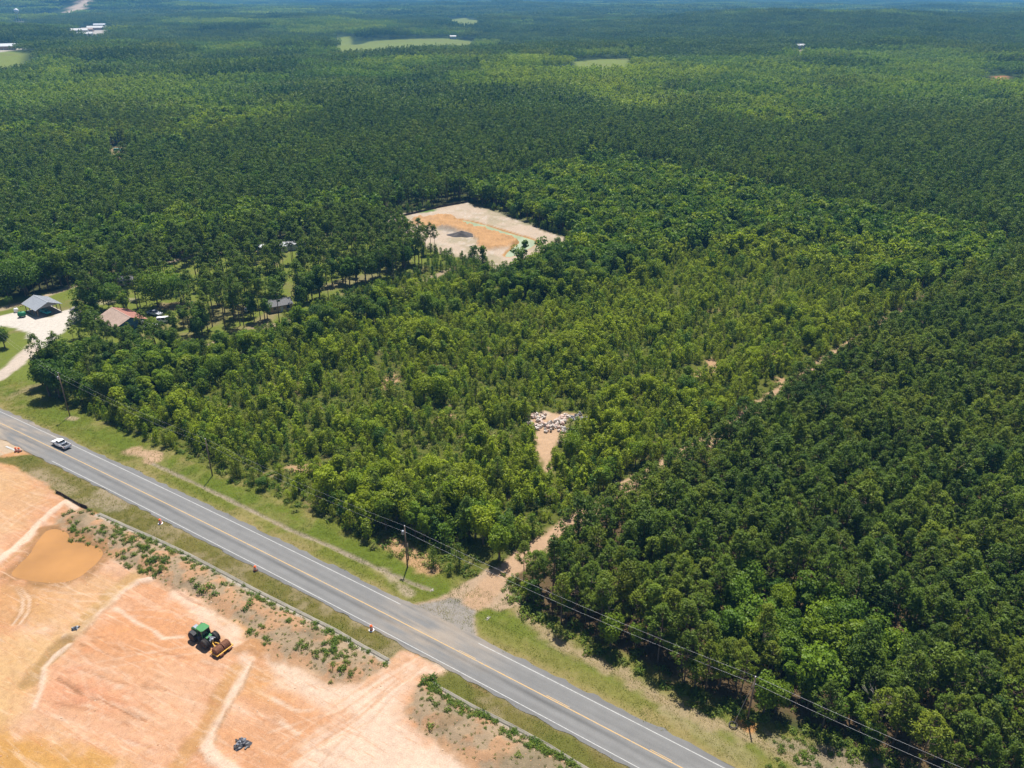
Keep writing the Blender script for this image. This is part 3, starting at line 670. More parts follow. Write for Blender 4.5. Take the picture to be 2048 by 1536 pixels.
for j, o_ in enumerate(offs):
    oo = np.full(len(sl), o_)
    if j == 0: oo = oo + (fbm(al, al * 0, 2.0, 61, 3) - .5) * 1.0
    if j == len(offs) - 1: oo = oo + (fbm(al, al * 0 + 50, 2.0, 62, 3) - .5) * 1.3
    q = road_n + road_nor * oo[:, None]
    crown = .05 - .012 * abs(o_ + LANE / 2)
    RX.append(np.column_stack([q, np.full(len(q), crown)]))
    s1 = fbm(al / 18, al * 0 + o_, .55, 63, 3) - .5; s2 = fbm(al / 4, al * 0 + o_ * 1.3, 1.2, 64, 3) - .5
    v = .272 + s1 * .07 + s2 * .05
    u = (o_ + LANE / 2)
    for c0, amp, wd in ((-1.0, -.105, .45), (-2.75, -.03, .4), (1.1, -.045, .5), (2.7, -.025, .4)):
        v = v + amp * np.exp(-((u - c0) / wd) ** 2) * (.75 + s2 * 1.2)
    if o_ > .15 or o_ < -LANE - .15: v = v * .86
    c3 = np.column_stack([v * 1.0, v * .985, v * .965])
    # sand dragged on by traffic at the two entrances and by the side road
    for (cx, cy), rad, amt in ((g(860, 1245), 9, .55), (g(838, 1330), 8, .35), (g(10, 872), 13, .75), (g(985, 1275), 5, .35)):
        w = amt * np.exp(-(np.hypot(q[:, 0] - cx, q[:, 1] - cy) / rad) ** 2) * np.clip(.6 + s2 * 2 + s1, 0, 1)
        c3 = c3 * (1 - w[:, None]) + np.array([.52, .41, .30]) * w[:, None]
    RC.append(c3)
RX = np.stack(RX, 1).reshape(-1, 3); RC = np.stack(RC, 1).reshape(-1, 3)
ii = np.arange(len(RX)).reshape(len(sl), len(offs))
F = np.column_stack([ii[:-1, :-1].ravel(), ii[1:, :-1].ravel(), ii[1:, 1:].ravel(), ii[:-1, 1:].ravel()])
road = bpy.data.objects.new('road', fast_mesh('road', RX, F, [M['asphalt']], {'Col': ('FLOAT_COLOR', 'POINT', np.column_stack([np.clip(RC * .59, 0, 1), np.ones(len(RC))]))}, smoothed=True))
COL.objects.link(road); tag(road, 'grey two lane asphalt road', kind='structure')

def worn_paint(name, c, cover):
    """worn paint: bare asphalt shows through in patches"""
    m, nt, b = new_mat(name); L = nt.links.new
    geo = nt.nodes.new('ShaderNodeNewGeometry'); nz = nt.nodes.new('ShaderNodeTexNoise'); nz.inputs['Scale'].default_value = 1.6; nz.inputs['Detail'].default_value = 6; nz.inputs['Roughness'].default_value = .7
    L(geo.outputs['Position'], nz.inputs['Vector'])
    rp = nt.nodes.new('ShaderNodeValToRGB'); rp.color_ramp.elements[0].position = 1 - cover - .12; rp.color_ramp.elements[1].position = 1 - cover + .14
    rp.color_ramp.elements[0].color = (.25, .245, .235, 1); rp.color_ramp.elements[1].color = (*c, 1)
    L(nz.outputs[0], rp.inputs[0]); L(rp.outputs[0], b.inputs['Base Color']); b.inputs['Roughness'].default_value = .85
    return m
M['line_white'] = worn_paint('worn_white_line', (.42, .415, .40), .58)
M['line_yellow'] = worn_paint('worn_yellow_line', (.44, .28, .11), .60)
def ribbon(name, o_, width, y0, y1, m, z=.006):
    k = (ys_r >= y0) & (ys_r <= y1)
    a = road_off(o_ - width / 2)[k]; b = road_off(o_ + width / 2)[k]; n = len(a)
    cz = .05 - .012 * abs(o_ + LANE / 2) + z
    V = np.vstack([np.column_stack([a, np.full(n, cz)]), np.column_stack([b, np.full(n, cz)])])
    i = np.arange(n - 1); F = np.column_stack([i, i + 1, i + 1 + n, i + n])
    o = bpy.data.objects.new(name, fast_mesh(name, V, F, [m])); COL.objects.link(o); o.parent = road; return o
ye1 = g(809, 1211)[1]; ye2 = g(959, 1286)[1]; yl = g(57, 896)[1]
ribbon('edge_line', 0, .12, ye1, 320, M['line_white']); ribbon('edge_line', 0, .12, 22, ye2, M['line_white'])
ribbon('edge_line', -LANE, .12, 22, yl, M['line_white']); ribbon('edge_line', -LANE, .12, yl + 22, 320, M['line_white'])
ribbon('centre_line', -LANE / 2 + .02, .20, 22, 320, M['line_yellow'])
for y0 in np.arange(24, 108, 10.2): ribbon('centre_dash', -LANE / 2 + .32, .13, y0, y0 + 2.6, M['line_yellow'])
# stop bar of the side road
a = Vector((*g(12, 893), .012)); b = Vector((*g(33, 902), .012))
mb = MB(); d = (b - a).normalized(); nrm = Vector((-d.y, d.x, 0)) * .25
mb.add([a + nrm, a - nrm, b - nrm, b + nrm], [(0, 1, 2, 3)]); o = mb.build('stop_line', M['line_white'], road); o.location.z = gz(a.x, a.y) + .05

# ------------------------------------------------------------------ vehicles
def heading(p, q): return math.atan2(q[1] - p[1], q[0] - p[0])

def wheel(parent, x, y, r, w, n=18):
    s = 1 if y > 0 else -1
    mb = MB(); mb.lathe([(r * .55, -w / 2), (r * .9, -w / 2), (r, -w * .3), (r, w * .3), (r * .9, w / 2), (r * .55, w / 2)], n, 'y', (x, y, r))
    t = mb.build('wheel', M['rubber'], parent, True)
    mb = MB(); mb.lathe([(r * .58, -w * .46), (r * .58, w * .46), (r * .3, w * .52)], n, 'y', (x, y, r)); mb.build('rim', M['rim'], t, True)

def pickup(loc, rz, paint, label, cat='pickup truck', loaded=True, group=None):
    t = thing('pickup_truck', loc, rz, label, cat, group)
    mb = MB()  # lower body with hood, sills and arches
    prof = [(2.85, .52), (2.9, .75), (2.82, 1.02), (1.45, 1.16), (1.2, 1.2), (-.75, 1.2), (-.75, 1.12), (-2.8, 1.12), (-2.86, .95), (-2.8, .5), (-2.25, .5), (-2.1, .78), (-1.85, .88), (-1.55, .88), (-1.3, .78), (-1.15, .5), (1.3, .45), (1.45, .78), (1.7, .9), (2.0, .9), (2.25, .78), (2.4, .5)]
    # body built as side shells + hood so that the bed stays open
    for s in (-1, 1):
        y0, y1 = sorted((s * .99, s * .90)); mb.prism(prof, y0, y1)
    mb.prism([(2.85, .52), (2.9, .75), (2.82, 1.04), (1.45, 1.19), (1.2, 1.23), (-.72, 1.23), (-.72, .5)], -.9, .9)
    mb.build('body', paint, t, bevel=.03)
    mb = MB()
    zt, zb = 1.86, 1.22
    lo = [(1.25, -.86), (-.70, -.86), (-.70, .86), (1.25, .86)]; hi = [(.55, -.70), (-.55, -.70), (-.55, .70), (.55, .70)]
    mb.add([(x, y, zb) for x, y in lo] + [(x, y, zt) for x, y in hi], [(0, 1, 2, 3), (4, 5, 6, 7), (0, 1, 5, 4), (1, 2, 6, 5), (2, 3, 7, 6), (3, 0, 4, 7)])
    cab = mb.build('cab', paint, t, bevel=.05)
    def pane(nm, q, off):
        v = [Vector(p) for p in q]; c = sum(v, Vector()) / 4; nr = (v[1] - v[0]).cross(v[2] - v[0]).normalized(); nr = nr if nr.dot(off) > 0 else -nr
        m_ = MB(); m_.add([c + (p - c) * .88 + nr * .012 for p in v] + [c + (p - c) * .88 - nr * .01 for p in v], [(0, 1, 2, 3), (4, 7, 6, 5), (0, 4, 5, 1), (1, 5, 6, 2), (2, 6, 7, 3), (3, 7, 4, 0)])
        m_.build(nm, M['glass'], cab)
    pane('windshield', [(1.25, -.86, zb), (1.25, .86, zb), (.55, .7, zt), (.55, -.7, zt)], Vector((1, 0, 1)))
    pane('rear_window', [(-.70, -.86, zb + .12), (-.70, .86, zb + .12), (-.55, .7, zt), (-.55, -.7, zt)], Vector((-1, 0, 0)))
    for s in (-1, 1):
        pane('side_window', [(1.1, s * .86, zb + .05), (.3, s * .86, zb + .05), (.2, s * .7, zt), (.5, s * .7, zt)], Vector((0, s, 0)))
        pane('side_window', [(.25, s * .86, zb + .05), (-.62, s * .86, zb + .05), (-.5, s * .7, zt), (.15, s * .7, zt)], Vector((0, s, 0)))
        MB().box((1.0, s * .98 - .02, 1.18), (1.15, s * 1.16 + .02, 1.36)).build('mirror', M['black_plastic'], t)
        MB().box((2.72, s * .9 - .13, .78), (2.93, s * .9 + .13, .96)).build('headlight', M['white_plastic'], t)
        MB().box((-2.88, s * .92 - .07, .74), (-2.76, s * .92 + .07, 1.06)).build('taillight', M['red'], t)
    MB().box((-2.78, -.9, .66), (-.74, .9, .72)).build('bed_floor', M['black_plastic'], t)
    MB().box((-2.86, -.9, .62), (-2.79, .9, 1.12)).build('tailgate', paint, t)
    MB().box((-2.98, -.95, .48), (-2.86, .95, .62)).build('rear_bumper', M['rim'], t)
    MB().box((2.9, -.95, .42), (3.0, .95, .6)).build('front_bumper', M['rim'], t)
    if loaded:
        MB().box((-1.15, -.75, .72), (-.78, .75, 1.16)).build('tool_box', M['steel'], t, bevel=.02)
    for x in (1.85, -1.7):
        for y in (-.86, .86): wheel(t, x, y, .39, .26)
    return t

def van(loc, rz, paint, label, L=5.2, H=1.95, cat='van', group=None):
    t = thing(cat.replace(' ', '_'), loc, rz, label, cat, group)
    h = L / 2; mb = MB()
    mb.prism([(h, .45), (h + .05, .8), (h - .1, 1.0), (h - .9, 1.12), (-h + .05, 1.12), (-h, .5)], -.93, .93); mb.build('body', paint, t, bevel=.05)
    lo = [(h - .95, -.88), (-h + .08, -.88), (-h + .08, .88), (h - .95, .88)]; hi = [(h - 1.7, -.74), (-h + .3, -.74), (-h + .3, .74), (h - 1.7, .74)]
    mb = MB(); mb.add([(x, y, 1.1) for x, y in lo] + [(x, y, H) for x, y in hi], [(0, 1, 2, 3), (4, 5, 6, 7), (0, 1, 5, 4), (1, 2, 6, 5), (2, 3, 7, 6), (3, 0, 4, 7)])
    cab = mb.build('cabin', paint, t, bevel=.06)
    def lerp(a, b, k): return a + (b - a) * k
    for s in (-1, 1):
        for a, b in ((.04, .3), (.34, .62), (.66, .95)):
            x0b, x1b = lerp(lo[0][0], lo[1][0], a), lerp(lo[0][0], lo[1][0], b); x0t, x1t = lerp(hi[0][0], hi[1][0], a), lerp(hi[0][0], hi[1][0], b)
            m_ = MB(); yb, yt = s * .865, s * .77; zb, zt = 1.2, H - .12
            m_.add([(x0b, yb, zb), (x1b, yb, zb), (x1t, yt, zt), (x0t, yt, zt), (x0b, yb + s * .03, zb), (x1b, yb + s * .03, zb), (x1t, yt + s * .03, zt), (x0t, yt + s * .03, zt)], [(0, 1, 2, 3), (4, 5, 6, 7), (0, 1, 5, 4), (1, 2, 6, 5), (2, 3, 7, 6), (3, 0, 4, 7)])
            m_.build('side_window', M['glass'], cab)
    for nm, xb, xt, s in (('windshield', lo[0][0] + .01, hi[0][0] + .06, 1), ('rear_window', lo[1][0] - .01, hi[1][0] - .02, -1)):
        m_ = MB(); m_.add([(xb - .08 * s, -.76, 1.2), (xb - .08 * s, .76, 1.2), (xt + .06 * s, .66, H - .1), (xt + .06 * s, -.66, H - .1), (xb - .05 * s, -.76, 1.2), (xb - .05 * s, .76, 1.2), (xt + .09 * s, .66, H - .1), (xt + .09 * s, -.66, H - .1)], [(0, 1, 2, 3), (4, 5, 6, 7), (0, 1, 5, 4), (1, 2, 6, 5), (2, 3, 7, 6), (3, 0, 4, 7)])
        m_.build(nm, M['glass'], cab)
    for x in (h - .85, -h + .9):
        for y in (-.82, .82): wheel(t, x, y, .36, .24, 14)
    return t

tp = np.array(g(111, 886)); k_ = np.argmin(abs(ys_r - tp[1])); tq = road_off(-1.75)[k_]
hd = math.atan2(road_tan[k_][1], road_tan[k_][0])
pickup((tq[0], tq[1], .05), hd, M['white_paint'], 'white pickup truck with a loaded open bed driving on the road')

# tractor with its towed roller
def tractor():
    lf = np.array(g(387, 1279)); lr = np.array(g(411, 1294)); rz = heading(lr, lf)
    wb = float(np.linalg.norm(lf - lr)); ux = (lf - lr) / wb; uy = np.array([-ux[1], ux[0]])     # left side of the machine is towards the camera
    tr = 2.3; c = (lf + lr) / 2 + (-uy) * 0
    # near wheels stand on the side facing the camera
    side = 1 if (uy @ (-c)) > 0 else -1
    c = c - uy * side * tr / 2
    wb = max(wb, 3.1)
    t = thing('articulated_tractor', (c[0], c[1], gz(*c)), rz, 'green four wheel tractor with wide black tyres on the clay pad', 'tractor')
    R = .92
    def bigwheel(x, y):
        mb = MB(); w = .78
        mb.lathe([(R * .5, -w / 2), (R * .86, -w / 2), (R * .97, -w * .36), (R * .97, w * .36), (R * .86, w / 2), (R * .5, w / 2)], 26, 'y', (x, y, R))
        for i in range(22):   # lugs
            a = 2 * math.pi * i / 22
            for s in (-1, 1):
                def tf(p, a=a, s=s): 
                    q = Matrix.Rotation(s * .55, 3, 'X') @ Vector((p.x, p.y, p.z)); q = Vector((q.x, q.y + s * w * .22, q.z))
                    q = Matrix.Rotation(a + (.14 if s > 0 else 0), 3, 'Y') @ (q + Vector((R * .985, 0, 0))); return Vector((q.x + x, q.y + y, q.z + R))
                mb.box((-.05, -w * .26, -.035), (.05, w * .26, .035), tf=tf)
        wv_ = mb.build('wheel', M['rubber'], t)
        m2 = MB(); m2.lathe([(R * .52, -w * .42), (R * .52, w * .3), (R * .2, w * .36), (R * .2, w * .45)], 18, 'y', (x, y, R)); m2.build('rim', M['yellow_paint'], wv_, True)
    for x in (wb / 2, -wb / 2):
        for y in (-tr / 2, tr / 2): bigwheel(x, y)
    MB().box((-wb / 2 - .5, -.42, .75), (wb / 2 + .5, .42, 1.25)).build('frame', M['steel'], t, bevel=.04)
    mb = MB(); mb.prism([(.75, 1.25), (.75, 2.25), (1.2, 2.3), (2.5, 2.1), (2.75, 1.8), (2.75, 1.1), (1.6, 1.05)], -.55, .55); hood = mb.build('hood', M['green_paint'], t, bevel=.08)
    mb = MB(); mb.box((1.35, -.42, 2.2), (2.35, .42, 2.34)); mb.build('engine_cover', M['steel'], hood, bevel=.03)
    MB().box((.95, .1, 2.26), (1.25, .5, 2.42)).build('light_bar', M['red'], hood)
    mb = MB()
    for i in range(6): mb.box((2.76, -.45, 1.2 + i * .13), (2.80, .45, 1.26 + i * .13))
    mb.build('grille', M['black_plastic'], hood)
    mb = MB(); mb.tube([(1.1, -.62, 1.9), (1.1, -.62, 3.1), (1.0, -.62, 3.2)], .07, 10); mb.build('exhaust', M['steel'], t)
    mb = MB(); lo = [(.7, -.75), (-.85, -.85), (-.85, .85), (.7, .75)]; hi = [(.5, -.72), (-.75, -.78), (-.75, .78), (.5, .72)]
    mb.add([(x, y, 1.45) for x, y in lo] + [(x, y, 2.95) for x, y in hi], [(0, 1, 2, 3), (4, 5, 6, 7), (0, 1, 5, 4), (1, 2, 6, 5), (2, 3, 7, 6), (3, 0, 4, 7)])
    cab = mb.build('cab', M['glass'], t)
    for (a, b) in zip(lo, hi):
        m_ = MB(); m_.tube([(a[0], a[1], 1.45), (b[0], b[1], 2.95)], .06, 8); m_.build('pillar', M['green_paint'], cab)
    mb = MB(); mb.prism([(.85, -.6), (.95, 0), (.85, .6), (.55, .9), (-.8, .95), (-1.0, .6), (-1.0, -.6), (-.8, -.95), (.55, -.9)], 2.95, 3.16, plane='xy'); mb.build('cab_roof', M['green_paint'], cab, bevel=.06)
    MB().box((-1.7, -.6, 1.1), (-.85, .6, 1.75)).build('rear_deck', M['green_paint'], t, bevel=.06)
    for s in (-1, 1):
        mb = MB(); mb.prism([(wb / 2 - .8, 1.75), (wb / 2 - .4, 1.98), (wb / 2 + .4, 1.98), (wb / 2 + .8, 1.7), (wb / 2 + .4, 1.92), (wb / 2 - .4, 1.92)], s * .72, s * 1.45); mb.build('fender', M['black_plastic'], t)
        for k in range(3): MB().box((.0, s * .78, .65 + k * .3), (.5, s * 1.05, .69 + k * .3)).build('step', M['steel'], t)
    mb = MB()  # grey Y shaped hitch arm over the rear axle
    mb.tube([(-1.2, 0, 1.6), (-1.9, 0, 1.75)], .14, 6); mb.tube([(-1.9, 0, 1.75), (-2.5, .55, 1.5)], .12, 6); mb.tube([(-1.9, 0, 1.75), (-2.5, -.55, 1.5)], .12, 6); mb.tube([(-1.15, .55, 1.55), (-1.9, 0, 1.75)], .1, 6)
    mb.build('hitch_arm', M['steel'], t)
    MB().box((2.75, -.8, .7), (3.3, .8, .85)).build('front_weight', M['black_plastic'], t, bevel=.03)
    return t, ux, c, wb
trac, ux_t, c_t, wb_t = tractor()
def roller():
    p = np.array(g(444, 1300)); rz = heading(p, c_t)
    t = thing('towed_roller', (p[0], p[1], gz(*p)), rz, 'yellow framed towed roller with two rusty padded drums behind the tractor', 'roller')
    R = .82
    for y0 in (-.78, .78):
        mb = MB(); mb.lathe([(R * .3, -.7), (R * .92, -.7), (R * .92, .7), (R * .3, .7)], 20, 'y', (0, y0, R))
        for i in range(18):
            for j in range(6):
                a = 2 * math.pi * (i + .5 * (j % 2)) / 18
                def tf(q, a=a, j=j): 
                    v = Matrix.Rotation(a, 3, 'Y') @ (Vector(q) + Vector((R * .95, 0, 0))); return Vector((v.x, v.y + y0 - .58 + j * .232, v.z + R))
                mb.box((-.06, -.07, -.07), (.06, .07, .07), tf=tf)
        d = mb.build('drum', M['rust'], t)
        m2 = MB(); m2.lathe([(.14, -.76), (.14, .76)], 10, 'y', (0, y0, R)); m2.build('axle', M['steel'], d)
    mb = MB(); z0, z1 = .55, .72
    mb.box((-1.05, -1.75, z0), (-.85, 1.75, z1)); mb.box((.85, -1.75, z0), (1.05, 1.75, z1))
    for y in (-1.68, 0, 1.68): mb.box((-.85, y - .07, z0 + .01), (.85, y + .07, z1 - .01))
    mb.build('frame', M['yellow_paint'], t, bevel=.02)
    mb = MB(); mb.tube([(1.0, .5, .74), (2.5, .05, .8)], .1, 8); mb.tube([(1.0, -.5, .74), (2.5, -.05, .8)], .1, 8); mb.tube([(2.4, 0, .8), (3.2, 0, .85)], .12, 8); mb.build('drawbar', M['yellow_paint'], t)
    for y in (-.9, .9): MB().box((-1.25, y - .35, .35), (-1.06, y + .35, .66)).build('scraper', M['rust'], t)
roller()

# ------------------------------------------------------------------ barrels, rubbish, fences
def barrel(px, py, label, base=True, tilt=0):
    x, y = g(px, py); t = thing('traffic_barrel', (x, y, gz(x, y) + .01), rng.uniform(0, 6), label, 'traffic barrel', 'orange traffic barrels beside the road'); t.scale = (1.12, 1.12, 1.08)
    t.rotation_euler[0] = tilt
    pr = [(.30, .06), (.29, .3), (.275, .32), (.27, .55), (.255, .57), (.25, .8), (.235, .82), (.22, 1.02), (.12, 1.06), (.10, 1.14)]
    MB().lathe(pr, 18).build('drum', M['orange'], t, True)
    for z0, r in ((.36, .279), (.64, .259)): MB().lathe([(r, z0), (r - .008, z0 + .16)], 18).build('reflective_band', M['white_plastic'], t, True)
    if base: MB().lathe([(.46, 0), (.48, .03), (.44, .1), (.31, .12)], 18).build('base_ring', M['white_plastic'] if base == 2 else M['rubber'], t, True)
barrel(321, 1047, 'orange traffic barrel on a pale ring opposite the dark fence end', 2)
barrel(511, 1141, 'orange traffic barrel at the road edge, second from the site entrance')
barrel(743, 1260, 'orange traffic barrel on a pale ring nearest the site entrance', 2)
barrel(33, 903, 'left orange barrel of the pair by the side road'); barrel(40, 903, 'right orange barrel of the pair by the side road', True, .12)

def debris(px, py, r, label, seed, name='rubbish_pile'):
    x, y = g(px, py); R = np.random.default_rng(seed)
    t = thing(name, (x, y, gz(x, y)), R.uniform(0, 6), label, 'debris pile')
    mb = MB()
    n = 60; V = []; F = []
    rings = 6
    for i in range(rings + 1):
        for k in range(18):
            a = 2 * math.pi * k / 18; rr = r * i / rings * (1 + .38 * math.sin(3 * a + seed) * (i / rings) + R.uniform(-.12, .12))
            V.append((rr * math.cos(a), rr * math.sin(a), max(.0, .42 * (1 - (i / rings) ** 1.6)) + R.uniform(-.02, .16) * (i < rings)))
    for i in range(rings):
        for k in range(18): F.append((i * 18 + k, i * 18 + (k + 1) % 18, (i + 1) * 18 + (k + 1) % 18, (i + 1) * 18 + k))
    mb.add(V, F); mb.build('heap', M['tarp'], t)
    for i in range(22):
        a = R.uniform(0, 6.28); rr = r * R.uniform(.2, 1.1); L_ = R.uniform(.35, 1.0)
        m = MB(); m.box((-L_ / 2, -.14, -.04), (L_ / 2, .14, .05)); b = m.build('scrap', [M['tarp'], M['dark_soil'], M['steel']][i % 3 if i % 5 else 2], t)
        b.location = (rr * math.cos(a), rr * math.sin(a), .12 + .34 * (1 - min(1, rr / r))); b.rotation_euler = (R.uniform(-.5, .5), R.uniform(-.4, .4), R.uniform(0, 3))
debris(485, 1485, 1.05, 'heap of torn black plastic scraps on the pale clay at the bottom', 3)
debris(150, 1258, .5, 'small dark heap of scraps at the end of the pale ridge', 5)

def silt_fence(line, label, cloth, h=.65, lean=0.0, step=3.0, name='silt_fence'):
    seg = np.hypot(*np.diff(line, axis=0).T); cum = np.concatenate([[0], np.cumsum(seg)])
    n = max(2, int(cum[-1] / step)); s = np.linspace(0, cum[-1], n + 1)
    px_ = np.interp(s, cum, line[:, 0]); py_ = np.interp(s, cum, line[:, 1])
    t = thing(name, (px_[0], py_[0], gz(px_[0], py_[0])), 0, label, 'silt fence')
    fine = np.linspace(0, cum[-1], n * 6 + 1); fx = np.interp(fine, cum, line[:, 0]); fy = np.interp(fine, cum, line[:, 1])
    tx = np.gradient(fx); ty = np.gradient(fy); l = np.hypot(tx, ty); nxn, nyn = -ty / l, tx / l
    sag = (fbm(fine, fine * 0, 1.4, 71, 3) - .5); zb = sample(ZG, fx, fy)
    rows = []
    for j, k in enumerate((0, .35, .7, 1.0)):
        bul = lean * k + .10 * math.sin(k * 3.1) * (1 + sag * 2)
        zz = zb + .02 + h * k * (1 + sag * .25 * k)
        rows.append(np.column_stack([fx + nxn * bul - px_[0], fy + nyn * bul - py_[0], zz - gz(px_[0], py_[0])]))
    V = np.vstack(rows); m_ = len(fine); F = []
    for j in range(3):
        i = np.arange(m_ - 1); F.append(np.column_stack([j * m_ + i, j * m_ + i + 1, (j + 1) * m_ + i + 1, (j + 1) * m_ + i]))
    c = bpy.data.objects.new('cloth', fast_mesh('cloth', V, np.vstack(F), [cloth])); COL.objects.link(c); c.parent = t
    so_ = c.modifiers.new('thick', 'SOLIDIFY'); so_.thickness = .012
    pm = MB(); pm.box((-.03, -.03, -.1), (.03, .03, h + .14)); pmesh = pm.mesh('stake', M['post'])
    for i in range(n + 1):
        o = bpy.data.objects.new('stake', pmesh); COL.objects.link(o); o.parent = t
        o.location = (px_[i] - px_[0], py_[i] - py_[0], gz(px_[i], py_[i]) - gz(px_[0], py_[0])); o.rotation_euler = (rng.uniform(-.15, .15), rng.uniform(-.15, .15), 0)
silt_fence(FENCE_BLACK, 'short upright black silt fence at the grass edge above the pond', M['silt_black'], .8, .05, 2.4)
silt_fence(FENCE_LONG, 'long bleached silt fence along the grass strip west of the site entrance', M['silt_grey'], .30, .6)
silt_fence(FENCE_EAST, 'bleached silt fence along the grass strip east of the site entrance', M['silt_grey'], .30, .5)
silt_fence(gl([(765, 441), (800, 434), (840, 425), (880, 415), (935, 405)]), 'black silt fence along the back edge of the pit clearing', M['silt_black'], 1.0, .0, 4.0)

def dirt_mound(px, py, rx, ry, h, m, label, seed, name='soil_mound'):
    x, y = g(px, py); n1, n2 = 40, 14; V = [(0, 0, h)]; F = []; R = np.random.default_rng(seed)
    for i in range(1, n2 + 1):
        for k in range(n1):
            a = 2 * math.pi * k / n1; rr = i / n2; w = 1 + .22 * math.sin(2 * a + seed) + .12 * math.sin(5 * a)
            zz = h * (1 - rr) ** 1.1 * (1 + .0 * rr) + (float(fbm(rr * 6 * math.cos(a) + seed * 9, rr * 6 * math.sin(a), 1.4, seed, 3)) - .5) * h * .5 * (1 - rr)
            V.append((rx * rr * w * math.cos(a), ry * rr * w * math.sin(a), zz - (.15 if i == n2 else 0)))
    for k in range(n1): F.append((0, 1 + k, 1 + (k + 1) % n1))
    for i in range(n2 - 1):
        for k in range(n1): F.append((1 + i * n1 + k, 1 + (i + 1) * n1 + k, 1 + (i + 1) * n1 + (k + 1) % n1, 1 + i * n1 + (k + 1) % n1))
    mb = MB(); mb.add(V, F); o = mb.build(name, m, None, True); o.location = (x, y, gz(x, y)); tag(o, label, 'mound'); return o
dirt_mound(924, 471, 6.0, 4.0, 2.3, M['dark_soil'], 'dark grey burnt soil mound in the middle of the pit clearing', 2)

# rubble in the lot: every chunk is a part of its heap
def rock_mesh(seed, m):
    R = np.random.default_rng(seed); import bmesh
    bm = bmesh.new(); bmesh.ops.create_icosphere(bm, subdivisions=1, radius=1)
    for v in bm.verts: v.co = Vector((v.co.x * R.uniform(.7, 1.2), v.co.y * R.uniform(.6, 1.1), v.co.z * R.uniform(.45, .8)))
    me = bpy.data.meshes.new('chunk'); bm.to_mesh(me); bm.free(); me.materials.append(m); return me
M['chunk_pale'] = mat('pale_concrete', (.50, .44, .39), .9, var=.15, scale=3); M['chunk_pink'] = mat('brick_rubble', (.55, .40, .33), .9, var=.25, scale=3); M['chunk_dark'] = mat('dark_gravel', (.20, .20, .20), .95, var=.3, scale=5)
rocks = {k: [rock_mesh(i * 7 + j, M[k]) for j in range(4)] for i, k in enumerate(('chunk_pale', 'chunk_pink', 'chunk_dark'))}
def rubble(line, n, wid, kinds, label, smin=.22, smax=.9):
    L_ = gl(line); cx, cy = L_.mean(0); t = thing('rubble_heap', (cx, cy, gz(cx, cy)), 0, label, 'rubble')
    for i in range(n):
        f = rng.uniform(0, len(L_) - 1); a = int(min(f, len(L_) - 2)); q = L_[a] + (L_[a + 1] - L_[a]) * (f - a) + rng.normal(0, wid, 2)
        o = bpy.data.objects.new('chunk', rocks[kinds[int(rng.integers(len(kinds)))]][int(rng.integers(4))]); COL.objects.link(o); o.parent = t
        s = rng.uniform(smin, smax) ** 1.2; o.scale = (s, s, s); o.rotation_euler = tuple(rng.uniform(0, 6, 3))
        o.location = (q[0] - cx, q[1] - cy, .15 * s + rng.uniform(0, .5) + gz(*q) - gz(cx, cy))
pk = ['chunk_pale', 'chunk_pale', 'chunk_pink']
rubble([(1062, 833), (1075, 838), (1090, 832)], 42, .9, pk, 'back left heap of pale broken concrete in the lot clearing')
rubble([(1068, 846), (1082, 856), (1098, 852), (1112, 850), (1125, 858)], 80, 1.0, pk, 'long front heap of pale broken concrete in the lot clearing')
rubble([(1112, 846), (1125, 838), (1138, 836)], 50, .9, pk, 'back right heap of pale broken concrete in the lot clearing')
rubble([(1146, 836), (1162, 838)], 40, .9, ['chunk_dark'], 'dark grey gravel heap at the right of the lot clearing', .3, .7)
rubble([(1126, 864), (1138, 864)], 30, .7, ['chunk_dark', 'chunk_pale'], 'grey gravel heap below the concrete in the lot clearing', .3, .6)
rubble([(1128, 886), (1136, 890)], 14, .7, pk, 'small pale heap of broken concrete beside the sandy track', .3, .7)

def culvert(px, py, rz, label):
    x, y = g(px, py); t = thing('culvert', (x, y, gz(x, y) - .12), rz, label, 'culvert'); t.scale = (.6, .6, .6)
    MB().box((-.9, -.6, -.2), (.9, -.42, .38)).build('headwall', M['concrete'], t, bevel=.03)
    for s in (-1, 1): MB().box((s * .82 - .08, -.42, -.2), (s * .82 + .08, .5, .25)).build('wing_wall', M['concrete'], t, bevel=.03)
    MB().lathe([(.36, -.6), (.36, .2), (.28, .2), (.28, -.55)], 16, 'y', (0, 0, .1)).build('pipe', M['concrete'], t)
culvert(866, 1181, hd + math.pi / 2, 'concrete culvert end in the verge left of the lane entrance'); culvert(975, 1236, hd - math.pi / 2, 'concrete culvert end in the verge right of the lane entrance')

# ------------------------------------------------------------------ utility poles and wires
POLES = {}
def pole(key, px, py, h, label, r=.16):
    x, y = g(px, py); z = gz(x, y); t = thing('utility_pole', (x, y, z), 0, label, 'utility pole', 'utility poles along the road')
    mb = MB(); mb.tube([(0, 0, -.1), (0, 0, h)], [r, r * .68], 10); mb.build('pole', M['wood_pole'], t, True)
    mb = MB(); mb.tube([(0, 0, h), (0, 0, h + .28)], .05, 8); mb.lathe([(.09, .2), (.11, .28), (.06, .36)], 10, 'z', (0, 0, h)); mb.build('insulator', M['white_plastic'], t, True)
    mb = MB(); mb.tube([(0, 0, h - 1.35), (.22, 0, h - 1.35)], .035, 6); mb.lathe([(.06, -.06), (.06, .06)], 8, 'z', (.24, 0, h - 1.35)); mb.build('bracket', M['steel'], t)
    POLES[key] = (Vector((x, y, z + h + .34)), Vector((x + .24, y, z + h - 1.3))); return t
p1 = pole('L', 140, 832, 12.8, 'tall leaning-grey utility pole at the left corner of the wooded lot')
pole('M', 425, 952, 10.0, 'utility pole standing among the roadside saplings of the lot')
p3 = pole('3', 815, 1134, 9.9, 'dark utility pole carrying a grey transformer above the bare clay bank')
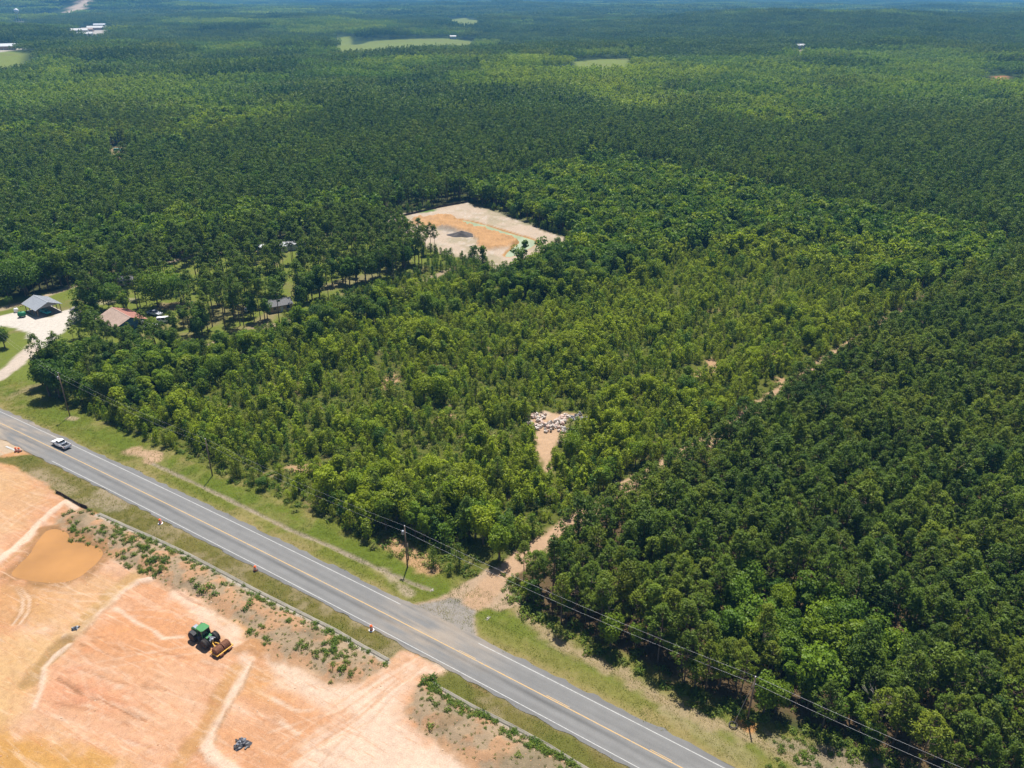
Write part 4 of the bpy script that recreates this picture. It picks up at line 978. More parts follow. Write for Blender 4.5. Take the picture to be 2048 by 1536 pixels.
pole('R', 1495, 1440, 9.2, 'utility pole with a guy wire at the edge of the pine wood')
MB().lathe([(.26, -.45), (.28, -.4), (.28, .35), (.24, .42)], 14, 'z', (-.42, 0, 8.6)).build('transformer', M['steel'], p3, True)
MB().lathe([(.2, -.4), (.22, -.36), (.22, .3), (.18, .36)], 14, 'z', (-.36, 0, 11.6)).build('transformer', M['steel'], p1, True)
x, y = g(817, 1118); t = thing('stub_pole', (x, y, gz(x, y)), 0, 'short wooden stub pole right beside the transformer pole', 'pole')
MB().tube([(0, 0, -.1), (0, 0, 4.0)], [.13, .1], 8).build('post', M['wood_pole'], t, True)
def wire(a, b, sag, label, r=.011, name='power_line', group='overhead wires between the utility poles'):
    pts = [a.lerp(b, i / 24) - Vector((0, 0, sag * 4 * (i / 24) * (1 - i / 24))) for i in range(25)]
    o = a.copy(); mb = MB(); mb.tube([p - o for p in pts], r, 5); q = mb.build(name, M['wire'], None, True); q.location = o; tag(q, label, 'wire', group); return q
ext = POLES['R'][0] + (POLES['R'][0] - POLES['3'][0]) * .75; extl = POLES['L'][0] + Vector((-42, 38, 0))
for i, nm in ((0, 'upper'), (1, 'lower')):
    wire(POLES['L'][i], POLES['M'][i], .9, f'{nm} wire between the lot corner pole and the sapling pole'); wire(POLES['M'][i], POLES['3'][i], .9, f'{nm} wire between the sapling pole and the transformer pole')
    wire(POLES['3'][i], POLES['R'][i], 1.0, f'{nm} wire between the transformer pole and the pine wood pole', .014); e = ext.copy(); e.z = POLES['R'][i].z - (0 if i == 0 else 0)
    wire(POLES['R'][i], e, .8, f'{nm} wire running off the bottom right past the pine wood', .016); e = extl.copy(); e.z = POLES['L'][i].z
    wire(POLES['L'][i], e, .9, f'{nm} wire running left from the lot corner pole')
gx, gy = g(1466, 1452); ga = Vector((gx, gy, gz(gx, gy) + .05))
wire(POLES['R'][0] - Vector((0, 0, .9)), ga, 0, 'taut guy wire from the pine wood pole to the ground', .024, 'guy_wire', None)
mb = MB(); mb.tube([(.62 * math.cos(a), .62 * math.sin(a), .2) for a in np.linspace(0, 2 * math.pi, 25)], .10, 8); t = mb.build('tyre_ring', M['rubber'], None, True); t.location = ga; tag(t, 'black ring lying at the foot of the guy wire', 'ring')

# ------------------------------------------------------------------ homestead buildings
def gable(name, px, py, rz, L, W, eave, ridge, wallm, roofa, roofb, label, over=.5, open_=False, ribs=10, cat='house', zt=0):
    x, y = g(px, py) if not isinstance(px, tuple) else px
    t = thing(name, (x, y, gz(x, y) if not zt else zt), rz, label, cat)
    if open_:
        for sx in np.linspace(-L / 2 + .2, L / 2 - .2, 4):
            for sy in (-1, 1):
                MB().box((sx - .1, sy * (W / 2 - .2) - .1, 0), (sx + .1, sy * (W / 2 - .2) + .1, eave)).build('post', M['post'], t)
        for sy in (-1, 1): MB().box((-L / 2, sy * (W / 2 - .2) - .06, eave - .25), (L / 2, sy * (W / 2 - .2) + .06, eave - .02)).build('beam', M['post'], t)
        MB().prism([(-W / 2, eave), (W / 2, eave), (0, ridge - .1)], -L / 2 + .05, -L / 2 + .15, plane='yz').build('gable_end', wallm, t)
        MB().prism([(-W / 2, eave), (W / 2, eave), (0, ridge - .1)], L / 2 - .15, L / 2 - .05, plane='yz').build('gable_end', wallm, t)
        MB().box((-L / 2, -W / 2, .0), (L / 2, W / 2, .06)).build('floor_slab', M['concrete'], t)
    else:
        w = MB().prism([(-W / 2, -.2), (W / 2, -.2), (W / 2, eave), (0, ridge - .08), (-W / 2, eave)], -L / 2, L / 2, plane='yz').build('wall', wallm, t)
        for sx in np.linspace(-L / 2 + 1.6, L / 2 - 1.6, max(2, int(L / 3.2))):
            for sy in (-1, 1):
                q = MB().box((sx - .5, sy * W / 2 - .03, 1.0), (sx + .5, sy * W / 2 + .03, 2.1)).build('window', M['glass'], t)
                MB().box((sx - .6, sy * (W / 2 + .02) - .03, .9), (sx + .6, sy * (W / 2 + .02) + .03, 1.0)).build('sill', M['white_wall'], q)
        for sx in (-1, 1): MB().box((sx * L / 2 - .03, -.5, 1.1), (sx * L / 2 + .03, .5, 2.1)).build('window', M['glass'], t)
        dr = MB().box((-.5, -W / 2 - .05, 0), (.5, -W / 2 + .03, 2.05)).build('door', M['white_wall'], t); MB().box((.33, -W / 2 - .11, 1.0), (.41, -W / 2 - .05, 1.08)).build('handle', M['steel'], dr)
    sl_ = math.hypot(W / 2, ridge - eave); k = (W / 2 + over) / (W / 2); ez = ridge - (ridge - eave) * k
    for s, m_ in ((-1, roofa), (1, roofb)):
        v = [(-L / 2 - over, 0, ridge), (L / 2 + over, 0, ridge), (L / 2 + over, s * W / 2 * k, ez), (-L / 2 - over, s * W / 2 * k, ez)]
        m2 = MB(); m2.add([(p[0], p[1], p[2] + .06) for p in v] + v, [(0, 1, 2, 3), (4, 5, 6, 7), (0, 1, 5, 4), (1, 2, 6, 5), (2, 3, 7, 6), (3, 0, 4, 7)]); rp = m2.build('roof', m_, t)
        m3 = MB()
        for i in range(ribs + 1):
            xx = -L / 2 - over + .05 + (L + 2 * over - .1) * i / ribs
            m3.tube([(xx, s * .05, ridge + .06), (xx, s * W / 2 * k, ez + .075)], .035, 4)
        m3.build('rib', m_, rp)
    MB().box((-L / 2 - over - .02, -.14, ridge + .05), (L / 2 + over + .02, .14, ridge + .11)).build('ridge_cap', roofa, t)
    return t

a = np.array(g(62, 602)); b = np.array(g(100, 622))
bar = gable('pole_barn', 88, 622, heading(np.array(g(70, 616)), np.array(g(104, 634))), 10.5, 8.2, 3.0, 4.7, M['tin_dull'], M['tin'], M['tin'], 'open pole barn with a grey metal gable roof beside the gravel yard', .6, True, 16, 'barn')
van((*g(92, 627), gz(*g(92, 627)) + .07), bar.rotation_euler[2] + .1, M['teal_paint'], 'dark car parked in the shade under the barn roof', 4.6, 1.5, 'car')
hs = gable('farm_house', 248, 652, heading(np.array(g(228, 640)), np.array(g(268, 662))), 13.5, 10.5, 2.9, 5.0, M['blue_wall'], M['pink_roof'], M['red_roof'], 'blue walled farmhouse with a faded red metal roof among the trees', .5, False, 20)
gable('garden_shed', 284, 655, hs.rotation_euler[2], 3.4, 3.0, 2.1, 3.0, M['white_wall'], M['tin'], M['tin_dull'], 'small shed with a pale metal roof beside the farmhouse', .25, False, 6, 'shed')
gable('side_shed', 204, 652, hs.rotation_euler[2] + .1, 4.5, 4.0, 2.2, 3.2, M['white_wall'], M['pink_roof'], M['pink_roof'], 'low shed with a pinkish roof left of the farmhouse', .3, False, 8, 'shed')
van((*g(331, 645), gz(*g(331, 645))), hs.rotation_euler[2] + .95, M['white_paint'], 'long white van parked right of the farmhouse', 5.6, 2.2)
van((*g(303, 656), gz(*g(303, 656))), hs.rotation_euler[2] + 1.2, M['white_paint'], 'white car parked between the shed and the white van', 4.6, 1.5, 'car')
pickup((*g(310, 630), gz(*g(310, 630))), hs.rotation_euler[2] + .3, M['silver_paint'], 'silver pickup truck in the shade of the big yard oak', loaded=False)
def tank(px, py, r, L, m, label, horizontal=True):
    x, y = g(px, py); t = thing('storage_tank', (x, y, gz(x, y)), .3, label, 'tank')
    if horizontal:
        MB().lathe([(.05, -L / 2), (r * .7, -L / 2 + .1), (r, -L / 2 + .35), (r, L / 2 - .35), (r * .7, L / 2 - .1), (.05, L / 2)], 18, 'x', (0, 0, r + .25)).build('tank_shell', m, t, True)
        for s in (-1, 1): MB().box((s * L * .3 - .1, -r * .8, 0), (s * L * .3 + .1, r * .8, .45)).build('saddle', M['concrete'], t)
    else:
        MB().lathe([(r, 0), (r, L * .75), (r * .7, L * .92), (.2, L)], 18).build('tank_shell', m, t, True)
    MB().lathe([(.2, 0), (.2, .14)], 10, 'z', (0, 0, (2 * r + .25) if horizontal else L - .03)).build('lid', M['black_plastic'], t)
tank(45, 634, .9, 2.6, M['tank_green'], 'green storage tank on the gravel yard'); tank(33, 624, .75, 1.6, M['white_plastic'], 'small white tank behind the green tank', False)
mh = heading(np.array(g(527, 500)), np.array(g(572, 500)))
gable('mobile_home', 546, 503, .22, 13, 4.6, 2.8, 3.5, M['white_wall'], M['tin'], M['white_wall'], 'white mobile home among the tall pines, left of the two', .2, False, 12, 'mobile home')
gable('mobile_home', 586, 498, .25, 11, 4.8, 2.8, 3.5, M['white_wall'], M['tin_dull'], M['tin'], 'grey roofed mobile home right of the white one', .2, False, 12, 'mobile home')
van((*g(606, 507), gz(*g(606, 507))), .4, M['teal_paint'], 'teal car parked right of the mobile homes', 4.6, 1.5, 'car')
van((*g(604, 513), gz(*g(604, 513))), .5, M['white_paint'], 'white car just below the teal car by the mobile homes', 4.6, 1.5, 'car')
gable('cottage', 560, 618, .5, 8, 6, 2.5, 3.9, M['tan_wall'], M['dark_roof'], M['dark_roof'], 'small tan cottage with a grey roof behind the lot edge pines', .3, False, 10)
van((*g(502, 622), gz(*g(502, 622))), .8, M['silver_paint'], 'silver car under the trees left of the cottage', 4.5, 1.5, 'car')
gable('back_shed', 252, 568, .3, 6, 4, 2.2, 3.2, M['tan_wall'], M['dark_roof'], M['dark_roof'], 'grey shed between the two round yard oaks', .3, False, 8, 'shed')
van((*g(236, 303), gz(*g(236, 303))), .2, M['teal_paint'], 'teal van in the small clearing of the left woods', 5.4, 2.0)

# far buildings and water tower
def far_house(px, py, L, W, rz, roof, wall, label, h=4.0):
    q = G(px, py); return gable('far_building', q, None, rz, L, W, h, h + W * .22, wall, roof, roof, label, .5, False, 4, 'building', float(hill(*q)) + .01)
far_house(160, 66, 34, 16, .3, M['white_wall'], M['white_wall'], 'left long white roofed building of the far compound', 6)
far_house(176, 64, 26, 14, .2, M['pink_roof'], M['tan_wall'], 'pink roofed building in the middle of the far compound', 6)
far_house(195, 60, 46, 18, .25, M['white_wall'], M['tan_wall'], 'right long pale building of the far compound', 6)
far_house(200, 54, 30, 14, .25, M['tin'], M['white_wall'], 'pale building behind the far compound', 6)
far_house(171, 72, 30, 12, .25, M['white_wall'], M['white_wall'], 'white roofed building in front of the far compound', 5)
far_house(8, 100, 34, 16, .5, M['tin'], M['tan_wall'], 'long grey roofed building beside the far left field', 6)
far_house(32, 96, 18, 10, .5, M['tin_dull'], M['white_wall'], 'small grey roofed house right of the long far building', 5)
far_house(86, 71, 16, 10, .5, M['pink_roof'], M['white_wall'], 'lone pink roofed house in the far left woods', 6)
far_house(906, 78, 14, 9, .2, M['white_wall'], M['white_wall'], 'white house at the right end of the long far field', 6)
far_house(1600, 98, 14, 9, .2, M['white_wall'], M['white_wall'], 'tiny white house in the right hand woods', 6)
q = G(38, 43); t = thing('water_tower', (q[0], q[1], float(hill(*q))), 0, 'white water tower rising over the far left woods', 'water tower')
MB().lathe([(.5, 22), (5, 23.5), (7, 27), (7, 31), (5, 34), (.5, 35.5)], 20).build('tank', M['white_paint'], t, True)
for i in range(6):
    a = math.pi / 3 * i; MB().tube([(8 * math.cos(a), 8 * math.sin(a), 0), (6.3 * math.cos(a), 6.3 * math.sin(a), 26)], .4, 6).build('leg', M['white_wall'], t)
MB().tube([(0, 0, 0), (0, 0, 24)], .8, 8).build('riser', M['white_wall'], t)

# ------------------------------------------------------------------ plants: forms
def unit(v): return v / (np.linalg.norm(v, axis=1)[:, None] + 1e-9)

def quads(C, Nrm, size, R, aspect=1.0):
    """leaf clump quads at C facing Nrm"""
    n = len(C); r = unit(R.normal(size=(n, 3))); u = unit(np.cross(Nrm, r)); v = np.cross(Nrm, u)
    s = np.asarray(size).reshape(-1, 1) * np.ones((n, 1)) / 2
    bend = Nrm * s * R.uniform(-.5, .5, (n, 1))
    V = np.stack([C - u * s, C + v * s * aspect + bend, C + u * s, C - v * s * aspect + bend], 1).reshape(-1, 3)
    F = np.arange(4 * n).reshape(n, 4); return V, F

def tris_from(C, D, length, width, R):
    """needle cards: from C along D"""
    n = len(C); r = unit(R.normal(size=(n, 3))); u = unit(np.cross(D, r))
    L_ = np.asarray(length).reshape(-1, 1); W = np.asarray(width).reshape(-1, 1)
    V = np.stack([C - u * W * .35, C + D * L_ * .55 - u * W * .5, C + D * L_, C + D * L_ * .55 + u * W * .5], 1).reshape(-1, 3)
    return V, np.arange(4 * n).reshape(n, 4)

def leaf_mesh(name, V, F, m, R, lr=None):
    n = len(F); lr = R.uniform(0, 1, n) if lr is None else lr
    return fast_mesh(name, V, F, [m], {'lr': ('FLOAT', 'POINT', np.repeat(lr, 4))})

def trunk_mb(H, r0, R, branches, bend=.25):
    mb = MB(); n = 6; ph = R.uniform(0, 6)
    pts = [(bend * math.sin(ph + i * .9) * i / n, bend * math.cos(ph * 1.3 + i * .8) * i / n, H * i / n - (.2 if i == 0 else 0)) for i in range(n + 1)]
    mb.tube(pts, [r0 * (1.25 if i == 0 else 1) * (1 - .85 * i / n) + .015 for i in range(n + 1)], 6)
    for a, b, r in branches: mb.tube([a, ((a[0] + b[0]) / 2, (a[1] + b[1]) / 2, (a[2] + b[2]) / 2 - .12), b], [r, r * .7, r * .3], 4, cap=False)
    return mb

def pine_form(seed, tall=15, R0=2.7, start=.42, tufts=62, per=27, L=.95):
    R = np.random.default_rng(seed); C = []; br = []
    for i in range(tufts):
        t = start + (1 - start) * R.beta(1.25, 1.0); f = (t - start) / (1 - start)
        prof = (.55 + f * 1.5 if f < .3 else 1) * (1 - max(0, (f - .25) / .80) ** 2.1) * (1 + .25 * math.sin(seed + f * 11))
        a = R.uniform(0, 6.283); rr = R0 * max(.12, prof) * R.uniform(.45, 1.0) ** .7
        c = np.array([rr * math.cos(a), rr * math.sin(a), tall * t + R.uniform(-.3, .3)]); C.append(c)
        if i % 4 == 0: br.append(((0, 0, float(c[2] - .25 * rr - .2)), tuple(float(q) for q in c), .05))
    C.append(np.array([0, 0, tall * .97])); C = np.array(C)
    cc = np.repeat(C, per, 0); n = len(cc); rad = np.repeat(R.uniform(.5, 1.0, len(C)), per)[:, None] * L * R.uniform(.7, 1.1, (n, 1))
    q = unit(R.normal(size=(n, 3)) + np.array([0, 0, .45])); Nn = unit(q + np.array([0, 0, .55]) + R.normal(0, .42, (n, 3)))
    V, F = quads(cc + q * rad * np.array([1, 1, .75]), Nn, R.uniform(.6, 1.35, n) * .62 * L, R, .42)
    lr = np.clip(np.repeat(R.uniform(0, 1, len(C)), per) * .65 + R.uniform(0, .35, n), 0, 1)
    return leaf_mesh('pine_crown', V, F, M['pine'], R, lr), trunk_mb(tall * .97, .17, R, br)

def broad_form(seed, tall=11, R0=3.2, base=.22, lobes=20, per=80, leaf=.46, squash=1.0):
    R = np.random.default_rng(seed); Vs = []; Fs = []; lrs = []; o = 0; br = []
    cz = tall * (base + 1) / 2; hz = tall * (1 - base) / 2
    for i in range(lobes):
        d = unit(R.normal(size=(1, 3)))[0]; d[2] = d[2] * .9 + .12; k = R.uniform(.35, .72) if i else 0
        if squash < 1 and d[2] > 0: kx = k * (1 - .35 * d[2])
        else: kx = k
        c = np.array([d[0] * kx * R0, d[1] * kx * R0, cz + d[2] * k * hz * 1.15]); lr_ = R0 * R.uniform(.34, .52)
        n = int(per * R.uniform(.75, 1.25)); q = unit(R.normal(size=(n, 3)) + np.array([0, 0, .35])); rad = lr_ * R.uniform(.72, 1.08, (n, 1))
        C = c + q * rad * np.array([1, 1, .85]); Nn = unit(q + np.array([0, 0, .35]) + R.normal(0, .42, (n, 3)))
        V, F = quads(C, Nn, leaf * R.uniform(.65, 1.35, n), R, .75); Vs.append(V); Fs.append(F + o); o += len(V)
        lrs.append(np.clip(R.uniform(.1, .7) + R.uniform(-.2, .3, n), 0, 1))
        br.append(((0, 0, float(max(tall * base * .7, c[2] - hz * .7))), tuple(float(x) for x in c), .07))
    return leaf_mesh('leaf_crown', np.vstack(Vs), np.vstack(Fs), M['leaf'], R, np.concatenate(lrs)), trunk_mb(cz * 1.05, .05 + tall * .016, R, br[:10])

def young_form(seed, tall=5.0, R0=1.5, n=330, leaf=.36, m='leaf'):
    R = np.random.default_rng(seed); Vs = []; Fs = []; lrs = []; o = 0; k = 13
    for i in range(k):
        t = (i + R.uniform(0, 1)) / k; a = R.uniform(0, 6.283); prof = (.62 + t * 1.3 if t < .3 else 1.0 - ((t - .3) / .78) ** 1.5) * R0
        c = np.array([prof * .52 * math.cos(a), prof * .52 * math.sin(a), tall * (.10 + .84 * t)]); r_ = (.30 * R0 + .42 * prof) * R.uniform(.75, 1.15); kk = int(n / k * (.55 + r_ / R0))
        q = unit(R.normal(size=(kk, 3)) + np.array([0, 0, .4])); C = c + q * r_ * R.uniform(.65, 1.08, (kk, 1)) * np.array([1, 1, .95]); Nn = unit(q + np.array([0, 0, .4]) + R.normal(0, .42, (kk, 3)))
        V, F = quads(C, Nn, leaf * R.uniform(.6, 1.4, kk), R, .7 if m == 'leaf' else .4); Vs.append(V); Fs.append(F + o); o += len(V); lrs.append(np.clip(R.uniform(.1, .7) + .15 * t + R.uniform(-.15, .25, kk), 0, 1))
    return leaf_mesh('young_crown', np.vstack(Vs), np.vstack(Fs), M[m], R, np.concatenate(lrs)), trunk_mb(tall * .9, .06, R, [])

def shrub_form(seed, n=150, leaf=.26, m='weed', flat=.8):
    R = np.random.default_rng(seed); q = unit(R.normal(size=(n, 3))); q[:, 2] = abs(q[:, 2])
    lump = 1 + .35 * np.sin(np.arctan2(q[:, 1], q[:, 0]) * 3 + seed)
    C = q * (R.uniform(.35, 1.0, (n, 1)) ** .5) * lump[:, None] * np.array([.85, .85, flat]); V, F = quads(C, unit(q + np.array([0, 0, .4]) + R.normal(0, .45, (n, 3))), leaf * R.uniform(.6, 1.4, n), R, .6)
    return leaf_mesh('shrub', V, F, M[m], R)

def tuft_form(seed, n=16, h=.28, spread=.32):
    R = np.random.default_rng(seed); C = np.column_stack([R.normal(0, spread, n), R.normal(0, spread, n), np.zeros(n)]); D = unit(np.column_stack([R.normal(0, 1., n), R.normal(0, 1., n), np.full(n, .8)]))
    V, F = tris_from(C, D, R.uniform(.5, 1.2, n) * h, np.full(n, .07), R); return leaf_mesh('grass_tuft', V, F, M['grass'], R)

def merge_form(name, crown, trunk_mesh):
    """crown and trunk as one mesh for the uncountable woods"""
    def arr(me):
        v = np.empty(len(me.vertices) * 3, np.float32); me.vertices.foreach_get('co', v); return v.reshape(-1, 3)
    a = arr(crown); b = arr(trunk_mesh); lr = np.empty(len(a), np.float32); crown.attributes['lr'].data.foreach_get('value', lr)
    F = np.arange(len(a)).reshape(-1, 4); fb = [tuple(p.vertices) for p in trunk_mesh.polygons if len(p.vertices) == 4]
    F = np.vstack([F, np.array(fb) + len(a)]); mi = np.concatenate([np.zeros(len(a) // 4), np.ones(len(fb))])
    return fast_mesh(name, np.vstack([a, b]), F, [crown.materials[0], trunk_mesh.materials[0]], {'lr': ('FLOAT', 'POINT', np.concatenate([lr, np.zeros(len(b))]))}, mi)

PINES = [pine_form(100 + i, 15, 2.35 + .3 * (i % 4), .30 + .06 * (i % 3), 92, 21, .70 + .06 * (i % 2)) for i in range(8)]
TALLP = [pine_form(140 + i, 18, 2.9, .56, 46, 27, .95) for i in range(4)]
BROADS = [broad_form(200 + i, 11, 2.4 + .4 * (i % 3), .13, 22 + i % 3 * 3, 82, .42) for i in range(7)]
OAKS = [broad_form(240 + i, 13, 6.6, .2, 46, 90, .55) for i in range(3)]
YOUNGS = [young_form(300 + i, 5.0, 1.12 + .24 * (i % 4), 360, .34) for i in range(7)] + [young_form(330 + i, 5.2, 1.25, 460, .33, 'pine') for i in range(2)]
SHRUBS = [shrub_form(400 + i) for i in range(5)]
WEEDS = [shrub_form(430 + i, 46, .34, 'weed', .55) for i in range(5)]
TUFTS = [tuft_form(460 + i) for i in range(5)]
def tmesh(f, m=M['bark']): return f.mesh('trunk', m)
FORMS = {k: [(c, tmesh(t)) for c, t in v] for k, v in dict(pine=PINES, tallpine=TALLP, broad=BROADS, oak=OAKS, young=YOUNGS).items()}
LOWP = [pine_form(500 + i, 15, 2.1 + .25 * i, .35, 24, 14, 1.2) for i in range(4)]
LOWB = [broad_form(520 + i, 12, 2.6 + .35 * i, .12, 12, 26, .9) for i in range(4)]
FORMS['lowpine'] = [(c, tmesh(t)) for c, t in LOWP]; FORMS['lowbroad'] = [(c, tmesh(t)) for c, t in LOWB]

# far canopy pieces: about forty by forty metres of crowns each
def canopy_piece(seed, kind, size=42, spacing=5.6, per=34, leaf=1.5):
    R = np.random.default_rng(seed); Vs = []; Fs = []; lrs = []; o = 0
    n = int((size / spacing) ** 2)
    xy = np.stack(np.meshgrid(np.linspace(-.5, .5, int(size / spacing), endpoint=False), np.linspace(-.5, .5, int(size / spacing), endpoint=False)), -1).reshape(-1, 2) * size + R.uniform(-.5, .5, (int(size / spacing) ** 2, 2)) * spacing
    for x, y in xy:
        H = R.uniform(.72, 1.08) * (15 if kind == 'pine' else 13.5); rr = spacing * R.uniform(.42, .72)
        t = R.beta(1.6, 1.1, per); a = R.uniform(0, 6.283, per)
        prof = np.sqrt(np.clip(1 - t ** (1.6 if kind == 'pine' else 2.6), 0, 1)) * rr
        r_ = prof * R.uniform(.5, 1, per)
        C = np.column_stack([x + r_ * np.cos(a), y + r_ * np.sin(a), H * (.42 + .58 * t)])
        Nn = unit(np.column_stack([np.cos(a) * .8, np.sin(a) * .8, .35 + t]) + R.normal(0, .45, (per, 3)))
        V, F = quads(C, Nn, leaf * R.uniform(.6, 1.3, per), R, .8); Vs.append(V); Fs.append(F + o); o += len(V)
        lrs.append(np.clip(R.uniform(0, .8) + R.uniform(0, .25, per), 0, 1))
    return leaf_mesh('canopy', np.vstack(Vs), np.vstack(Fs), M['pine' if kind == 'pine' else 'leaf'], R, np.concatenate(lrs))
CAN_P = [canopy_piece(600 + i, 'pine', 42, 5.0) for i in range(4)]
CAN_B = [canopy_piece(620 + i, 'broad', 42, 6.4, 44) for i in range(4)]
FAR_P = [canopy_piece(640 + i, 'pine', 96, 7.4, 14, 3.4) for i in range(3)]
FAR_B = [canopy_piece(660 + i, 'broad', 96, 8.6, 16, 3.8) for i in range(3)]

# ------------------------------------------------------------------ plants: where they stand
def jitter_grid(x0, x1, y0, y1, s, jit=.85):
    xs = np.arange(x0, x1, s); ys = np.arange(y0, y1, s); X, Y = np.meshgrid(xs, ys)
    X = X + (np.arange(len(ys)) % 2)[:, None] * s * .5
    return np.column_stack([X.ravel(), Y.ravel()]) + rng.uniform(-jit, jit, (X.size, 2)) * s * .5

def in_view(Q, margin=1.12):
    X, Y = Q[:, 0], Q[:, 1]; fw = Y * CP + CAM_H * SP
    return (Y > 40) & (abs(X) < fw * 1024 / FPX * margin + 14)

def clear_mask(Q, grow=0):
    """True where trees may grow"""
    _, ro = road_coord(Q); nearm = (Q[:, 1] < 330) & (Q[:, 1] > 20)
    ok = ~(nearm & (ro < 11.5))
    ok &= ~((Q[:, 1] <= 330) & (Q[:, 0] < -60) & (ro < 11.5))
    for poly in (PIT_CLEAR, RUBBLE, GRAVEL_YARD): ok &= sdist(Q, poly) < -grow
    for ln, w in ((LANE_E, 2.3), (LANE_N, 2.6)): ok &= seg_dist(Q, ln) > w + grow
    return ok

allv = {k: [] for k in ('pine', 'tallpine', 'broad', 'oak', 'young')}     # entries: x, y, scale, tint, zone id
def put(kind, Q, sc, tint, zone): 
    if len(Q): allv[kind].append(np.column_stack([Q, sc, tint, np.full(len(Q), zone)]))

# zone 1: dense pine wood right of the lane
Q = jitter_grid(-30, 460, 60, 420, 3.0, 1.0); Q = Q[inside(Q, WOOD_E) & in_view(Q)]; Q = Q[clear_mask(Q, .8)]
edge = sdist(Q, WOOD_E); nb = fbm(Q[:, 0], Q[:, 1], 22, 81, 3); isb = (nb > .73) | ((edge < 5) & (rng.uniform(size=len(Q)) < .42)) | (rng.uniform(size=len(Q)) < .07); lanef = np.where(seg_dist(Q, LANE_E) < 8, .70, 1)
u = rng.uniform(size=len(Q)); tv = fbm(Q[:, 0], Q[:, 1], 14, 83, 3)
put('pine', Q[~isb], (rng.normal(.80, .13, len(Q)).clip(.45, 1.2) * (1 - .12 * (edge < 4)) * lanef)[~isb], np.clip(.53 + (tv - .5) * .9 + rng.normal(0, .15, len(Q)), .05, 1)[~isb], 1)
put('broad', Q[isb], (rng.normal(.72, .17, len(Q)).clip(.35, 1.1) * np.where(edge < 5, .85, 1) * lanef)[isb], np.clip(.45 + rng.normal(0, .2, len(Q)), .05, 1)[isb], 1)
# zone 2: the lot, young regrowth, taller towards the back and the left corner
A_, B_ = PARCEL[0], PARCEL[1]; ab = (B_ - A_) / np.linalg.norm(B_ - A_); nab = np.array([-ab[1], ab[0]])
def depth(Q): return (Q - A_) @ nab
def along(Q): return (Q - A_) @ ab
Q = jitter_grid(-150, 260, 100, 570, 1.85, 1.15); Q = Q[inside(Q, PARCEL)]; Q = Q[clear_mask(Q, .3)]
dp = depth(Q); alg = along(Q); dn = fbm(Q[:, 0], Q[:, 1], 13, 91, 4); hn = fbm(Q[:, 0], Q[:, 1], 24, 95, 3)
thin = np.full(len(Q), .92)
thin *= np.where(dp < 1.5, .3, 1); thin *= np.where((dp < 6.5) & (alg > 52), .45, 1)
thin *= .62 + .6 * smooth(.35, .6, dn)
for c_, r_ in ((g(785, 765), 6), (g(1400, 748), 6), (g(1436, 732), 6), (g(610, 935), 6), (g(872, 740), 4.5), (g(890, 838), 4), (g(1560, 770), 5), (g(1000, 880), 4), (g(820, 1110), 9), (g(1073, 645), 4)):
    thin *= smooth(r_ * .3, r_ * 1.2, np.hypot(Q[:, 0] - c_[0], Q[:, 1] - c_[1])) * .85 + .15
bare = smooth(.62, .7, fbm(Q[:, 0], Q[:, 1], 18, 97, 3)); thin *= 1 - .4 * bare * (dp < 150)
keep = rng.uniform(size=len(Q)) < thin; Q, dp, alg, dn, hn = Q[keep], dp[keep], alg[keep], dn[keep], hn[keep]
tallness = smooth(95, 165, dp + (hn - .5) * 90 - 120 * smooth(62, 112, alg)) + .8 * smooth(45, 12, alg) * smooth(3, 8, dp) + .75 * smooth(98, 122, alg) * smooth(3, 7, dp) * smooth(32, 12, dp)
tallness = np.clip(tallness, 0, 1); cl_ = fbm(Q[:, 0], Q[:, 1], 7, 99, 3); hgt = 3.1 + 2.8 * (hn + dn - .7) + 5.4 * tallness + (cl_ - .5) * 6.0 + rng.normal(0, .9, len(Q)) + (rng.uniform(size=len(Q)) < .05) * rng.uniform(2, 4.5, len(Q)); hgt = np.clip(hgt, 1.2, 12); hgt = np.where(seg_dist(Q, LANE_N) < 11, np.minimum(hgt, 3.6), hgt)
# trees need more room than saplings
big = hgt > 6.6; keep = ~big | (rng.uniform(size=len(Q)) < .50); Q, hgt, dn, hn, dp, alg, tallness = Q[keep], hgt[keep], dn[keep], hn[keep], dp[keep], alg[keep], tallness[keep]
big = hgt > 6.6; tint = np.clip(.95 + (dn - .5) * .8 - .48 * tallness + rng.normal(0, .17, len(Q)) - (rng.uniform(size=len(Q)) < .14) * rng.uniform(.3, .6, len(Q)), .03, 1)
put('young', Q[~big], hgt[~big] / 5.0, tint[~big], 2)
qs = jitter_grid(-60, 80, 250, 420, 2.3, 1.0); qs = qs[inside(qs, PIT_CLEAR) & (sdist(qs, PIT) < -.5)]; qs = qs[rng.uniform(size=len(qs)) < .75]
put('young', qs, rng.uniform(.45, .95, len(qs)), np.clip(rng.normal(.45, .15, len(qs)), 0, 1), 2)
pm = big & (rng.uniform(size=len(Q)) < .10)
put('broad', Q[big & ~pm], hgt[big & ~pm] / 11 * 1.06, np.clip(tint[big & ~pm] + .05, .02, 1), 2); put('pine', Q[pm], hgt[pm] / 15 * 1.15, np.clip(tint[pm] - .1, 0, 1), 2)
